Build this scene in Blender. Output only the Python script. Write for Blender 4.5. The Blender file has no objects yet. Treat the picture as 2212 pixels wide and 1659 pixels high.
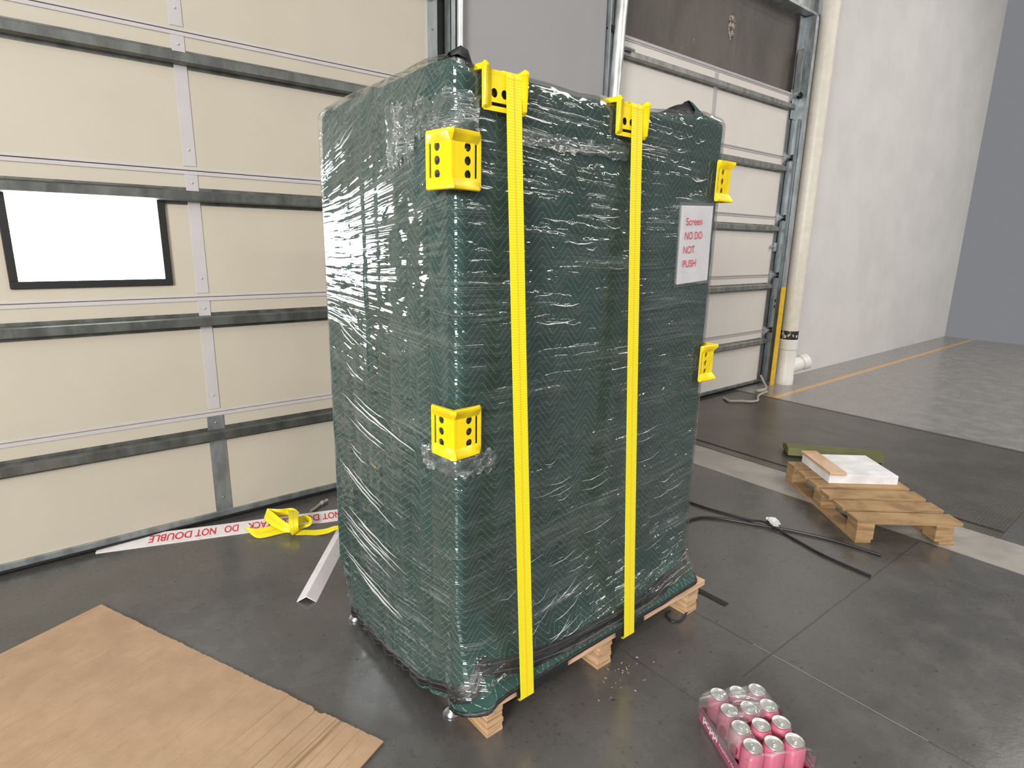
import bpy, bmesh, math, random
from mathutils import Vector, Matrix, noise
from mathutils.geometry import tessellate_polygon

# ------------------------------------------------------------------ camera, world, lights
S = bpy.context.scene
COL = S.collection
cam_d = bpy.data.cameras.new('camera')
cam_d.sensor_fit = 'HORIZONTAL'; cam_d.sensor_width = 36.0
cam_d.lens = 36.0 * 1290 / 2212
cam_d.clip_start = .02; cam_d.clip_end = 100
cam = bpy.data.objects.new('camera', cam_d); COL.objects.link(cam)
rt, up, bk = Vector((.774, -.6328, .0191)), Vector((.1325, .1915, .9725)), Vector((-.6191, -.7502, .2321))
m = Matrix.Identity(4)
for i in range(3):
    m[i][0] = rt[i]; m[i][1] = up[i]; m[i][2] = bk[i]
m.translation = Vector((-1.0363, -1.3524, 1.655))
cam.matrix_world = m
S.camera = cam

S.view_settings.view_transform = 'Standard'
S.view_settings.look = 'None'
S.view_settings.exposure = -0.17
S.view_settings.gamma = 1.0

world = bpy.data.worlds.new('world'); S.world = world
world.use_nodes = True
bg = world.node_tree.nodes['Background']
bg.inputs[0].default_value = (.93, .95, 1.0, 1)
bg.inputs[1].default_value = .26

def area(name, loc, size, power, color=(1, .96, .9), target=None):
    d = bpy.data.lights.new(name, 'AREA'); d.shape = 'RECTANGLE'
    d.size, d.size_y = size; d.energy = power; d.color = color
    o = bpy.data.objects.new(name, d); COL.objects.link(o)
    o.location = loc
    if target:
        o.rotation_euler = (Vector(target) - Vector(loc)).to_track_quat('-Z', 'Y').to_euler()
    return o
# unseen roof lamps set for shadows and film glints, plus a low side light
LAMPS = [((-6.5, -3.4, 3.3), (2.4, 2.0), 900, (1, .975, .93), (0, 0, .8)), ((-1.2, -7.5, 6.0), (2.4, .4), 260, (1, .96, .9)),  # first: broad low light added for the brightness from the left
         ((-1.6, -3.6, 7.2), (2.4, .4), 70, (1, .96, .9)), ((-4.4, -5.0, 6.5), (2.4, .4), 120, (1, .97, .92)),
         ((4.8, -4.1, 7.2), (2.4, .9), 105, (1, .95, .88)), ((7.65, -6.9, 7.2), (2.4, .9), 150, (1, .94, .86)), ((12.0, -11.0, 7.2), (2.4, 1.0), 260, (1, .94, .86)),
         ((6.0, -3.0, 7.2), (2.0, .9), 85, (1, .95, .88)), ((10.9, -6.7, 7.2), (2.4, 1.0), 190, (1, .94, .86)), ((4.85, -6.3, 7.2), (1.6, .7), 75, (1, .95, .88)),
         ((9.5, -1.2, 7.2), (2.4, .4), 130, (1, .95, .88))]  # unseen lamp added to light the right-hand door
for l_ in LAMPS: area('unseen_light', *l_[:4], target=l_[4] if len(l_) > 4 else None)

# ------------------------------------------------------------------ node material helpers
class NT:
    def __init__(s, name):
        s.m = bpy.data.materials.new(name); s.m.use_nodes = True
        s.t = s.m.node_tree; s.t.nodes.clear()
        s.out = s.t.nodes.new('ShaderNodeOutputMaterial')
    def n(s, kind, **kw):
        nd = s.t.nodes.new('ShaderNode' + kind)
        for k, v in kw.items():
            if k.startswith('i_'):
                key = k[2:]; key = int(key) if key.isdigit() else key.replace('_', ' ')
                s.set(nd.inputs[key], v)
            else: setattr(nd, k, v)
        return nd
    def set(s, sock, v):
        if hasattr(v, 'is_linked') or hasattr(v, 'links'): s.t.links.new(v, sock)
        elif isinstance(v, bpy.types.Node): s.t.links.new(v.outputs[0], sock)
        else:
            if isinstance(v, (tuple, list)) and len(v) == 3 and sock.type == 'RGBA': v = (*v, 1)
            sock.default_value = v
    def math(s, op, a, b=0.0, c=None, clamp=False):
        nd = s.t.nodes.new('ShaderNodeMath'); nd.operation = op; nd.use_clamp = clamp
        s.set(nd.inputs[0], a); s.set(nd.inputs[1], b)
        if c is not None: s.set(nd.inputs[2], c)
        return nd.outputs[0]
    def mix(s, fac, a, b):
        nd = s.t.nodes.new('ShaderNodeMix'); nd.data_type = 'RGBA'
        s.set(nd.inputs[0], fac); s.set(nd.inputs[6], a); s.set(nd.inputs[7], b)
        return nd.outputs[2]
    def noise(s, vec, scale, detail=3, rough=.5, dist=0):
        nd = s.t.nodes.new('ShaderNodeTexNoise')
        if vec is not None: s.set(nd.inputs['Vector'], vec)
        nd.inputs['Scale'].default_value = scale; nd.inputs['Detail'].default_value = detail
        nd.inputs['Roughness'].default_value = rough; nd.inputs['Distortion'].default_value = dist
        return nd.outputs[0]
    def ramp(s, fac, lo, hi):
        nd = s.t.nodes.new('ShaderNodeMapRange'); nd.interpolation_type = 'SMOOTHSTEP'
        s.set(nd.inputs[0], fac); nd.inputs[1].default_value = lo; nd.inputs[2].default_value = hi
        return nd.outputs[0]
    def xyz(s, vec):
        nd = s.t.nodes.new('ShaderNodeSeparateXYZ'); s.set(nd.inputs[0], vec); return nd.outputs
    def scale(s, vec, sc):
        nd = s.t.nodes.new('ShaderNodeVectorMath'); nd.operation = 'MULTIPLY'
        s.set(nd.inputs[0], vec); nd.inputs[1].default_value = sc; return nd.outputs[0]
    def coord(s, what='Object'):
        return s.t.nodes.new('ShaderNodeTexCoord').outputs[what]
    def uv(s, name):
        nd = s.t.nodes.new('ShaderNodeUVMap'); nd.uv_map = name; return nd.outputs[0]
    def bump(s, h, strength=.5, dist=.002, normal=None):
        nd = s.t.nodes.new('ShaderNodeBump'); nd.inputs['Strength'].default_value = strength
        nd.inputs['Distance'].default_value = dist; s.set(nd.inputs['Height'], h)
        if normal is not None: s.set(nd.inputs['Normal'], normal)
        return nd.outputs[0]
    def bsdf(s, color, rough=.5, metal=0, normal=None, **kw):
        nd = s.t.nodes.new('ShaderNodeBsdfPrincipled')
        s.set(nd.inputs['Base Color'], color); s.set(nd.inputs['Roughness'], rough); s.set(nd.inputs['Metallic'], metal)
        if normal is not None: s.set(nd.inputs['Normal'], normal)
        for k, v in kw.items(): s.set(nd.inputs[k.replace('_', ' ')], v)
        return nd.outputs[0]
    def done(s, shader):
        s.t.links.new(shader, s.out.inputs[0]); return s.m

def simple(name, color, rough=.5, metal=0, var=.12, vscale=8, bump=0, bscale=60, **kw):
    t = NT(name); co = t.coord()
    f = t.noise(co, vscale, 4)
    c = t.mix(t.ramp(f, .3, .7), tuple(x * (1 - var) for x in color), tuple(min(1, x * (1 + var)) for x in color))
    nm = t.bump(t.noise(co, bscale, 3), bump, .002) if bump else None
    return t.done(t.bsdf(c, rough, metal, nm, **kw))

M = {}
def mat_floor():
    t = NT('polished_concrete'); co = t.coord(); x, y, z = t.xyz(co)
    big = t.noise(co, .9, 5, .6); mid = t.noise(co, 5, 6, .65); fine = t.noise(co, 38, 5, .7)
    c = t.mix(t.ramp(big, .3, .7), (.058, .056, .054), (.092, .0885, .085))
    c = t.mix(t.math('MULTIPLY', t.ramp(mid, .45, .75), .55), c, (.105, .10, .094))
    c = t.mix(t.math('MULTIPLY', t.ramp(fine, .56, .70), .55), c, (.032, .031, .029))
    c = t.mix(t.math('MULTIPLY', t.ramp(t.noise(co, 16, 5, .7), .60, .68), .5), c, (.036, .035, .033))
    # dark pits and scuffs
    vo = t.n('TexVoronoi', i_Vector=t.scale(co, (1, 1.6, 1)), i_Scale=9.0)
    pit = t.math('LESS_THAN', vo.outputs['Distance'], t.math('MULTIPLY', t.noise(co, 3, 2), .13))
    c = t.mix(t.math('MULTIPLY', pit, .65), c, (.022, .021, .02))
    vo2 = t.n('TexVoronoi', i_Vector=t.scale(co, (1.5, 1, 1)), i_Scale=26.0)
    pit2 = t.math('LESS_THAN', vo2.outputs['Distance'], t.math('MULTIPLY', t.ramp(t.noise(co, 7, 3), .42, .75), .22))
    c = t.mix(t.math('MULTIPLY', pit2, .5), c, (.025, .024, .023))
    st = t.noise(t.scale(co, (3, 24, 1)), 2.2, 4, .6, 1.2)
    c = t.mix(t.math('MULTIPLY', t.ramp(st, .66, .72), .4), c, (.04, .04, .04))
    # saw-cut control joints
    def line(v, at, w, lo, hi, other, col, cin):
        wob = t.math('MULTIPLY', t.math('SUBTRACT', t.noise(co, 9, 2), .5), .006)
        d = t.math('ABSOLUTE', t.math('SUBTRACT', t.math('ADD', v, wob), at))
        mk = t.math('LESS_THAN', d, w)
        mk = t.math('MULTIPLY', mk, t.math('MULTIPLY', t.math('GREATER_THAN', other, lo), t.math('LESS_THAN', other, hi)))
        return t.mix(t.math('MULTIPLY', mk, .75), cin, col)
    c = line(x, 1.194, .0045, -9, .02, y, (.03, .03, .03), c)
    c = line(t.math('ADD', x, .004), 1.2, .0022, -.95, -.3, y, (.3, .29, .27), c)
    c = line(t.math('ADD', y, t.math('MULTIPLY', x, .02)), -.36, .004, .98, 4, x, (.032, .032, .032), c)
    c = line(x, .72, .0022, -2, .05, y, (.035, .035, .035), c)
    # lighter strip of newer concrete in front of the dock plate, joint beside it
    strip = t.math('MULTIPLY', t.math('GREATER_THAN', x, 2.85), t.math('LESS_THAN', x, 3.26))
    lc = t.mix(t.ramp(mid, .3, .7), (.25, .235, .215), (.33, .31, .285))
    c = t.mix(strip, c, lc)
    c = line(x, 2.85, .012, -6, 2.4, y, (.05, .048, .045), c)
    far = t.math('GREATER_THAN', x, 5.39)
    c = t.mix(far, c, t.mix(t.ramp(mid, .3, .7), (.20, .19, .18), (.27, .26, .245)))
    # orange painted line beyond the dock plate
    ol = t.math('MULTIPLY', far, t.math('LESS_THAN', t.math('ABSOLUTE', t.math('SUBTRACT', y, 1.80)), .035))
    ol = t.math('MULTIPLY', ol, t.ramp(t.noise(co, 20, 3), .25, .4))
    c = t.mix(ol, c, (.62, .33, .07))
    r = t.math('ADD', .20, t.math('MULTIPLY', t.ramp(mid, .3, .8), .16))
    r = t.math('ADD', r, t.math('MULTIPLY', strip, .25))
    nm = t.bump(t.math('ADD', t.noise(co, 70, 4), t.math('MULTIPLY', big, 1.5)), .10, .003)
    return t.done(t.bsdf(c, r, 0, nm, IOR=1.85))
M['floor'] = mat_floor()
M['door_left'] = simple('cream_door_skin', (.50, .455, .372), .55, var=.02, vscale=3, bump=.06, bscale=260)
M['door_right'] = simple('white_door_skin', (.74, .70, .655), .55, var=.02, vscale=3, bump=.06, bscale=260)
M['vinyl'] = simple('grey_vinyl_trim', (.50, .47, .48), .45, var=.03)
def mat_galv(name, col, rough=.38):
    t = NT(name); co = t.coord()
    n1 = t.noise(t.scale(co, (1, 1, .35)), 14, 4, .6); n2 = t.noise(co, 120, 2)
    c = t.mix(t.ramp(n1, .3, .7), tuple(v * .72 for v in col), tuple(v * 1.15 for v in col))
    return t.done(t.bsdf(c, t.math('ADD', rough, t.math('MULTIPLY', n1, .2)), .85, t.bump(n2, .06, .002)))
M['galv'] = mat_galv('galvanised_steel', (.50, .54, .56))
M['galv_dark'] = mat_galv('dull_galvanised_steel', (.36, .39, .40), .42)
M['strut'] = mat_galv('darkened_strut_steel', (.19, .20, .19), .38)  # colour darkened in place of the dark surroundings this steel mirrors
M['strut_light'] = mat_galv('light_strut_steel', (.36, .365, .35), .40)  # paler copy of the strut steel for the right-hand door
M['pipe_steel'] = mat_galv('bright_steel_tube', (.82, .84, .84), .28)
M['black'] = simple('black_rubber', (.012, .012, .012), .55)
M['black_cord'] = simple('black_cord', (.012, .013, .015), .45)
def mat_concrete_wall():
    t = NT('taupe_concrete_wall'); co = t.coord()
    a = t.noise(t.scale(co, (1, 1, .45)), 2.2, 6, .65); b = t.noise(co, 11, 5, .7)
    c = t.mix(t.ramp(a, .3, .7), (.105, .094, .084), (.15, .137, .124))
    c = t.mix(t.math('MULTIPLY', t.ramp(b, .62, .72), .45), c, (.30, .28, .255))
    st = t.noise(t.scale(co, (1, 1, .12)), 7, 3)
    c = t.mix(t.math('MULTIPLY', t.ramp(st, .55, .75), .25), c, (.24, .225, .2))
    return t.done(t.bsdf(c, .85, 0, t.bump(b, .25, .004)))
M['wall'] = mat_concrete_wall()
M['wall_grey'] = simple('grey_painted_wall', (.335, .332, .345), .6, var=.02, vscale=1.5, bump=.08, bscale=90)
M['white_wall'] = simple('white_painted_wall', (.72, .71, .70), .7, var=.04, vscale=2, bump=.1, bscale=60)
M['ceiling'] = simple('roof_deck', (.75, .75, .74), .8)
def mat_pipe():
    t = NT('white_pvc'); co = t.coord()
    n1 = t.noise(co, 9, 5, .7); n2 = t.noise(t.scale(co, (1, 1, .5)), 22, 4, .8)
    c = t.mix(t.ramp(n1, .3, .7), (.74, .69, .60), (.82, .78, .70))
    c = t.mix(t.math('MULTIPLY', t.ramp(n2, .69, .73), .9), c, (.03, .03, .03))
    return t.done(t.bsdf(c, .4, 0))
M['pvc'] = mat_pipe()
M['white_pvc'] = simple('clean_white_pvc', (.82, .80, .77), .35, var=.04)
M['yellow_guard'] = simple('yellow_guard_paint', (.80, .50, .015), .5, var=.1, vscale=20)

def mat_blanket():
    t = NT('quilted_green_cloth'); uv = t.uv('cloth'); s, z, _ = t.xyz(uv)
    wob = t.math('MULTIPLY', t.math('SUBTRACT', t.noise(t.scale(uv, (1, 1, 0)), 5, 2), .5), .022)
    P = .118
    sn = t.math('SINE', t.math('MULTIPLY', t.math('ADD', s, t.math('MULTIPLY', wob, .6)), 2 * math.pi / P))
    zz = t.math('MULTIPLY', t.math('ARCSINE', t.math('MULTIPLY', sn, .965)), .0228)
    p = t.math('DIVIDE', t.math('ADD', t.math('ADD', z, wob), zz), .0275)
    d = t.math('ABSOLUTE', t.math('SUBTRACT', t.math('FRACT', p), .5))        # 0 on the seam, .5 between seams
    dash = t.math('GREATER_THAN', t.math('FRACT', t.math('DIVIDE', s, .0062)), .3)
    thread = t.math('MULTIPLY', t.math('LESS_THAN', d, .042), dash)
    thread = t.math('MULTIPLY', thread, t.ramp(t.noise(t.scale(uv, (1, 1, 0)), 17, 2), .28, .42))
    n1 = t.noise(t.scale(uv, (1, .5, 0)), 6, 4, .6)
    n2 = t.noise(t.scale(uv, (1, 1, 0)), 420, 2)
    c = t.mix(t.ramp(n1, .3, .7), (.015, .048, .041), (.023, .066, .057))
    c = t.mix(t.math('MULTIPLY', t.ramp(t.noise(t.scale(uv, (1, .2, 0)), 22, 3), .5, .75), .5), c, (.028, .073, .064))
    c = t.mix(t.math('MULTIPLY', thread, .36), c, (.55, .62, .58))
    puff = t.ramp(d, 0, .45)
    h = t.math('ADD', t.math('MULTIPLY', puff, 1.0), t.math('MULTIPLY', n2, .12))
    cr = t.noise(t.scale(uv, (1, .3, 0)), 42, 3, .6, .6)
    left = t.ramp(s, -.05, -.25)
    h = t.math('ADD', h, t.math('MULTIPLY', cr, t.math('ADD', .25, t.math('MULTIPLY', left, 1.3))))
    nm = t.bump(h, .16, .0024)
    return t.done(t.bsdf(c, .82, 0, nm, Sheen_Weight=.12, Specular_IOR_Level=.3))
M['blanket'] = mat_blanket()
def mat_binding():
    t = NT('black_binding_tape'); uv = t.uv('cloth'); s, z, _ = t.xyz(uv)
    dash = t.math('GREATER_THAN', t.math('FRACT', t.math('DIVIDE', s, .007)), .35)
    ln = t.math('LESS_THAN', t.math('ABSOLUTE', t.math('SUBTRACT', t.math('FRACT', t.math('MULTIPLY', z, 2.0)), .5)), .045)
    c = t.mix(t.math('MULTIPLY', t.math('MULTIPLY', dash, ln), .35), (.011, .011, .012), (.4, .4, .4))
    nm = t.bump(t.noise(t.scale(uv, (1, .1, 0)), 26, 3), .5, .01)
    return t.done(t.bsdf(c, .42, 0, nm))
M['binding'] = mat_binding()
M['black_cloth'] = simple('black_cloth', (.010, .011, .012), .6, bump=.3, bscale=40)
M['green_cloth'] = simple('plain_green_cloth', (.016, .060, .052), .8, bump=.3, bscale=90)

def mat_wrap(name, haze=.05, wr=1.0, scale_a=1.7, scale_c=27.0):
    t = NT(name); uv = t.uv('wrap'); a, c, _ = t.xyz(uv)
    v2 = t.n('CombineXYZ')
    wob = t.math('MULTIPLY', t.math('SUBTRACT', t.noise(t.scale(uv, (1, 1, 0)), 2.2, 1), .5), .05)
    cc = t.math('ADD', c, wob)
    def layer(ka, kc, det, off):
        v = t.n('CombineXYZ'); t.set(v.inputs[0], t.math('MULTIPLY', a, ka)); t.set(v.inputs[1], t.math('MULTIPLY', cc, kc)); v.inputs[2].default_value = off
        return t.noise(v.outputs[0], 1.0, det, .5, 0)
    w1 = layer(scale_a, scale_c, 0, 0.3); w2 = layer(scale_a * 1.9, scale_c * 2.2, 0, 4.1); w0 = layer(scale_a * .6, scale_c * .3, 0, 7.7)
    patch = t.ramp(t.noise(t.scale(uv, (1.3, 3.2, 0)), 2.2, 3, .6), .36, .60)
    def rid(w): return t.math('POWER', t.math('SUBTRACT', 1.0, t.math('ABSOLUTE', t.math('MULTIPLY', t.math('SUBTRACT', w, .5), 3.2)), clamp=True), 1.6)
    ridge = rid(w1)
    left = t.math('MULTIPLY', t.ramp(a, -.30, -.55), t.math('MULTIPLY', t.ramp(c, 1.30, 1.55), t.ramp(c, 2.35, 2.0)))
    amp = t.math('MULTIPLY', t.math('ADD', .24, t.math('MULTIPLY', patch, .85)), t.math('SUBTRACT', 1.0, t.math('MULTIPLY', left, .62)))
    h = t.math('ADD', t.math('ADD', ridge, t.math('MULTIPLY', rid(w2), .30)), t.math('MULTIPLY', w0, 1.6))
    crk = t.ramp(t.noise(t.scale(uv, (1, 1, 0)), 1.7, 2), .56, .7)
    h = t.math('ADD', t.math('MULTIPLY', h, amp), t.math('MULTIPLY', t.math('MULTIPLY', crk, t.noise(t.scale(uv, (1, 1.6, 0)), 40, 1, .5, 1.0)), .45))
    nm = t.bump(h, 1.0, .0048 * wr)
    fr = t.n('Fresnel', i_IOR=1.5); t.set(fr.inputs['Normal'], nm)
    fac = t.math('ADD', t.math('MULTIPLY', fr.outputs[0], 1.05), .006, clamp=True)
    fac = t.math('MINIMUM', fac, .45)
    gl = t.n('BsdfGlossy', i_Color=(1, 1, 1, 1)); t.set(gl.inputs['Roughness'], .035); t.set(gl.inputs['Normal'], nm)
    tr = t.n('BsdfTransparent', i_Color=(.93, .95, .95, 1))
    df = t.n('BsdfDiffuse', i_Color=(.72, .75, .75, 1)); t.set(df.inputs['Normal'], nm)
    fine = t.math('POWER', rid(layer(scale_a * 1.3, scale_c * 4.6, 0, 11.3)), 3.0)  # thin white diffuse lines painted in for glints off micro-wrinkles
    fine = t.math('MULTIPLY', fine, t.math('MULTIPLY', t.ramp(layer(scale_a * .9, scale_c * .5, 0, 2.9), .40, .66), t.math('ADD', .25, patch)))
    hz = t.math('ADD', t.math('ADD', haze * .5, t.math('MULTIPLY', fine, haze * 7.0)), t.math('MULTIPLY', t.math('MULTIPLY', ridge, t.math('ADD', .15, patch)), haze * 1.6))
    m1 = t.n('MixShader'); t.set(m1.inputs[0], hz); t.set(m1.inputs[1], tr.outputs[0]); t.set(m1.inputs[2], df.outputs[0])
    m2 = t.n('MixShader'); t.set(m2.inputs[0], fac); t.set(m2.inputs[1], m1.outputs[0]); t.set(m2.inputs[2], gl.outputs[0])
    return t.done(m2.outputs[0])
M['wrap'] = mat_wrap('stretch_film', .012)
M['wrap_bunch'] = mat_wrap('bunched_stretch_film', .06, 1.2, 26, 34)
M['shrink'] = mat_wrap('shrink_film', .11, .35, 12, 12)

def mat_fold():
    t = NT('whitened_film_folds')
    gl = t.n('BsdfGlossy', i_Color=(1, 1, 1, 1)); t.set(gl.inputs['Roughness'], .22)
    df = t.n('BsdfDiffuse', i_Color=(.86, .88, .89, 1)); tr = t.n('BsdfTransparent', i_Color=(.95, .96, .96, 1))  # pale diffuse stands in for highlights along the folds, beside the film's own milkiness
    m1 = t.n('MixShader'); t.set(m1.inputs[0], .55); t.set(m1.inputs[1], tr.outputs[0]); t.set(m1.inputs[2], df.outputs[0])
    m2 = t.n('MixShader'); t.set(m2.inputs[0], .30); t.set(m2.inputs[1], m1.outputs[0]); t.set(m2.inputs[2], gl.outputs[0])
    return t.done(m2.outputs[0])
M['fold'] = mat_fold()

def mat_strap():
    t = NT('yellow_webbing'); uv = t.uv('strap'); u, v, _ = t.xyz(uv)
    rib = t.math('SINE', t.math('MULTIPLY', v, 2 * math.pi / .0078))
    lines = t.math('LESS_THAN', t.math('ABSOLUTE', t.math('SUBTRACT', t.math('ABSOLUTE', t.math('SUBTRACT', u, .5)), .022)), .017)
    dash = t.math('GREATER_THAN', t.math('FRACT', t.math('DIVIDE', v, .011)), .35)
    c = t.mix(t.ramp(rib, -.9, .6), (.74, .63, .004), (.86, .75, .008))
    c = t.mix(t.math('MULTIPLY', t.ramp(t.noise(t.scale(uv, (2, 9, 0)), 3, 4), .58, .75), .22), c, (.45, .36, .03))
    c = t.mix(t.math('MULTIPLY', lines, t.math('ADD', .45, t.math('MULTIPLY', dash, .5))), c, (.95, .36, .03))
    return t.done(t.bsdf(c, .45, 0, t.bump(rib, .25, .0006), Sheen_Weight=.05))
M['strap'] = mat_strap()
M['yellow_plastic'] = simple('yellow_plastic', (.86, .63, .004), .30, var=.05, vscale=12, bump=.03, bscale=20)
M['paper'] = simple('white_paper', (.92, .91, .94), .55, var=.015)
M['sleeve'] = None
M['red_ink'] = simple('red_ink', (.62, .03, .06), .6, var=.05)
M['white_ink'] = simple('white_ink', (.85, .78, .80), .6, var=.03)
def mat_wood(name, c0, c1, lam=150.0, axis=2):
    t = NT(name); co = t.coord(); xs = t.xyz(co)
    v = t.n('CombineXYZ'); sc = [4, 4, 4]; sc[axis] = lam
    for i in range(3): t.set(v.inputs[i], t.math('MULTIPLY', xs[i], sc[i]))
    g = t.noise(v.outputs[0], 1.0, 4, .6, .35)
    f = t.noise(co, 35, 4)
    c = t.mix(t.ramp(g, .36, .62), c0, c1)
    c = t.mix(t.math('MULTIPLY', t.ramp(f, .6, .75), .3), c, tuple(x * .5 for x in c0))
    return t.done(t.bsdf(c, .7, 0, t.bump(g, .3, .003)))
M['lvl'] = mat_wood('laminated_pine', (.34, .19, .09), (.66, .45, .27), 170)
M['pine'] = mat_wood('pine_board', (.50, .31, .18), (.66, .46, .31), 60)
M['old_pine'] = mat_wood('weathered_pine', (.26, .16, .075), (.42, .27, .13), 50)
def mat_card():
    t = NT('corrugated_cardboard'); co = t.coord(); x, y, _ = t.xyz(co)
    n1 = t.noise(co, 6, 5, .65); n2 = t.noise(t.scale(co, (.6, 14, 1)), 5, 3)
    fl = t.math('SINE', t.math('MULTIPLY', y, 2 * math.pi / .0085))
    c = t.mix(t.ramp(n1, .3, .7), (.36, .235, .142), (.43, .29, .182))
    c = t.mix(t.math('MULTIPLY', t.ramp(n2, .5, .72), .4), c, (.36, .215, .115))
    c = t.mix(t.math('MULTIPLY', t.ramp(fl, .5, 1), .03), c, (.36, .22, .12))
    # pressed creases across the sheet
    for at, w, k in ((.06, .003, .5), (.10, .004, .8), (.155, .003, .6), (.185, .012, 1.0), (.205, .004, .9), (.245, .004, .6), (.30, .004, .8), (.37, .004, .5), (.44, .004, .6)):
        mk = t.ramp(t.math('ABSOLUTE', t.math('SUBTRACT', t.math('ADD', y, t.math('MULTIPLY', t.noise(co, 6, 2), .01)), at + .005)), w, 0)
        mk = t.math('MULTIPLY', mk, t.ramp(t.noise(co, 3.3, 3), .28, .5))
        c = t.mix(t.math('MULTIPLY', mk, min(1, k * 1.1)), c, (.235, .135, .065))
    n3 = t.noise(t.scale(co, (.7, 1, 1)), 34, 5, .7)
    c = t.mix(t.math('MULTIPLY', t.ramp(n3, .56, .68), .30), c, (.30, .18, .10))
    return t.done(t.bsdf(c, .8, 0, t.bump(t.math('ADD', n2, t.math('MULTIPLY', fl, .07)), .3, .004)))
M['card'] = mat_card()
M['white_board'] = simple('white_paperboard', (.74, .70, .70), .5, var=.05, vscale=14, bump=.08, bscale=30)
M['chrome'] = simple('polished_steel', (.72, .73, .72), .22, 1.0, var=.08)
M['can_pink'] = simple('pink_can_paint', (.60, .165, .25), .32, .2, var=.05)
M['can_lid'] = simple('aluminium_lid', (.88, .88, .86), .38, 1.0, var=.05, vscale=30)
M['tray_pink'] = simple('pink_tray_board', (.37, .085, .165), .5, var=.04)
M['berry'] = simple('dark_red_print', (.30, .02, .05), .4, var=.3, vscale=120)
M['foam'] = simple('white_foam', (.78, .78, .80), .8, bump=.2, bscale=80)
M['olive'] = simple('olive_plastic', (.11, .12, .035), .45)
M['rope'] = simple('dirty_rope', (.42, .38, .33), .85, bump=.5, bscale=200)
def mat_plate():
    t = NT('diamond_plate'); co = t.coord(); x, y, _ = t.xyz(co)
    a = t.math('ADD', x, y); b = t.math('SUBTRACT', x, y); k = 2 * math.pi / .075
    g = t.math('MULTIPLY', t.math('SINE', t.math('MULTIPLY', a, k)), t.math('SINE', t.math('MULTIPLY', b, k)))
    h = t.ramp(t.math('ABSOLUTE', g), .45, .8)
    n1 = t.noise(co, 2.2, 5, .65); n2 = t.noise(t.scale(co, (6, 1, 1)), 1.3, 3)
    c = t.mix(t.ramp(n1, .3, .7), (.072, .066, .056), (.115, .105, .09))
    c = t.mix(t.math('MULTIPLY', h, .4), c, (.17, .16, .14))
    c = t.mix(t.math('MULTIPLY', t.ramp(n2, .58, .75), .4), c, (.05, .045, .038))
    return t.done(t.bsdf(c, .33, .35, t.bump(h, .35, .004)))
M['plate'] = mat_plate()

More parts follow.
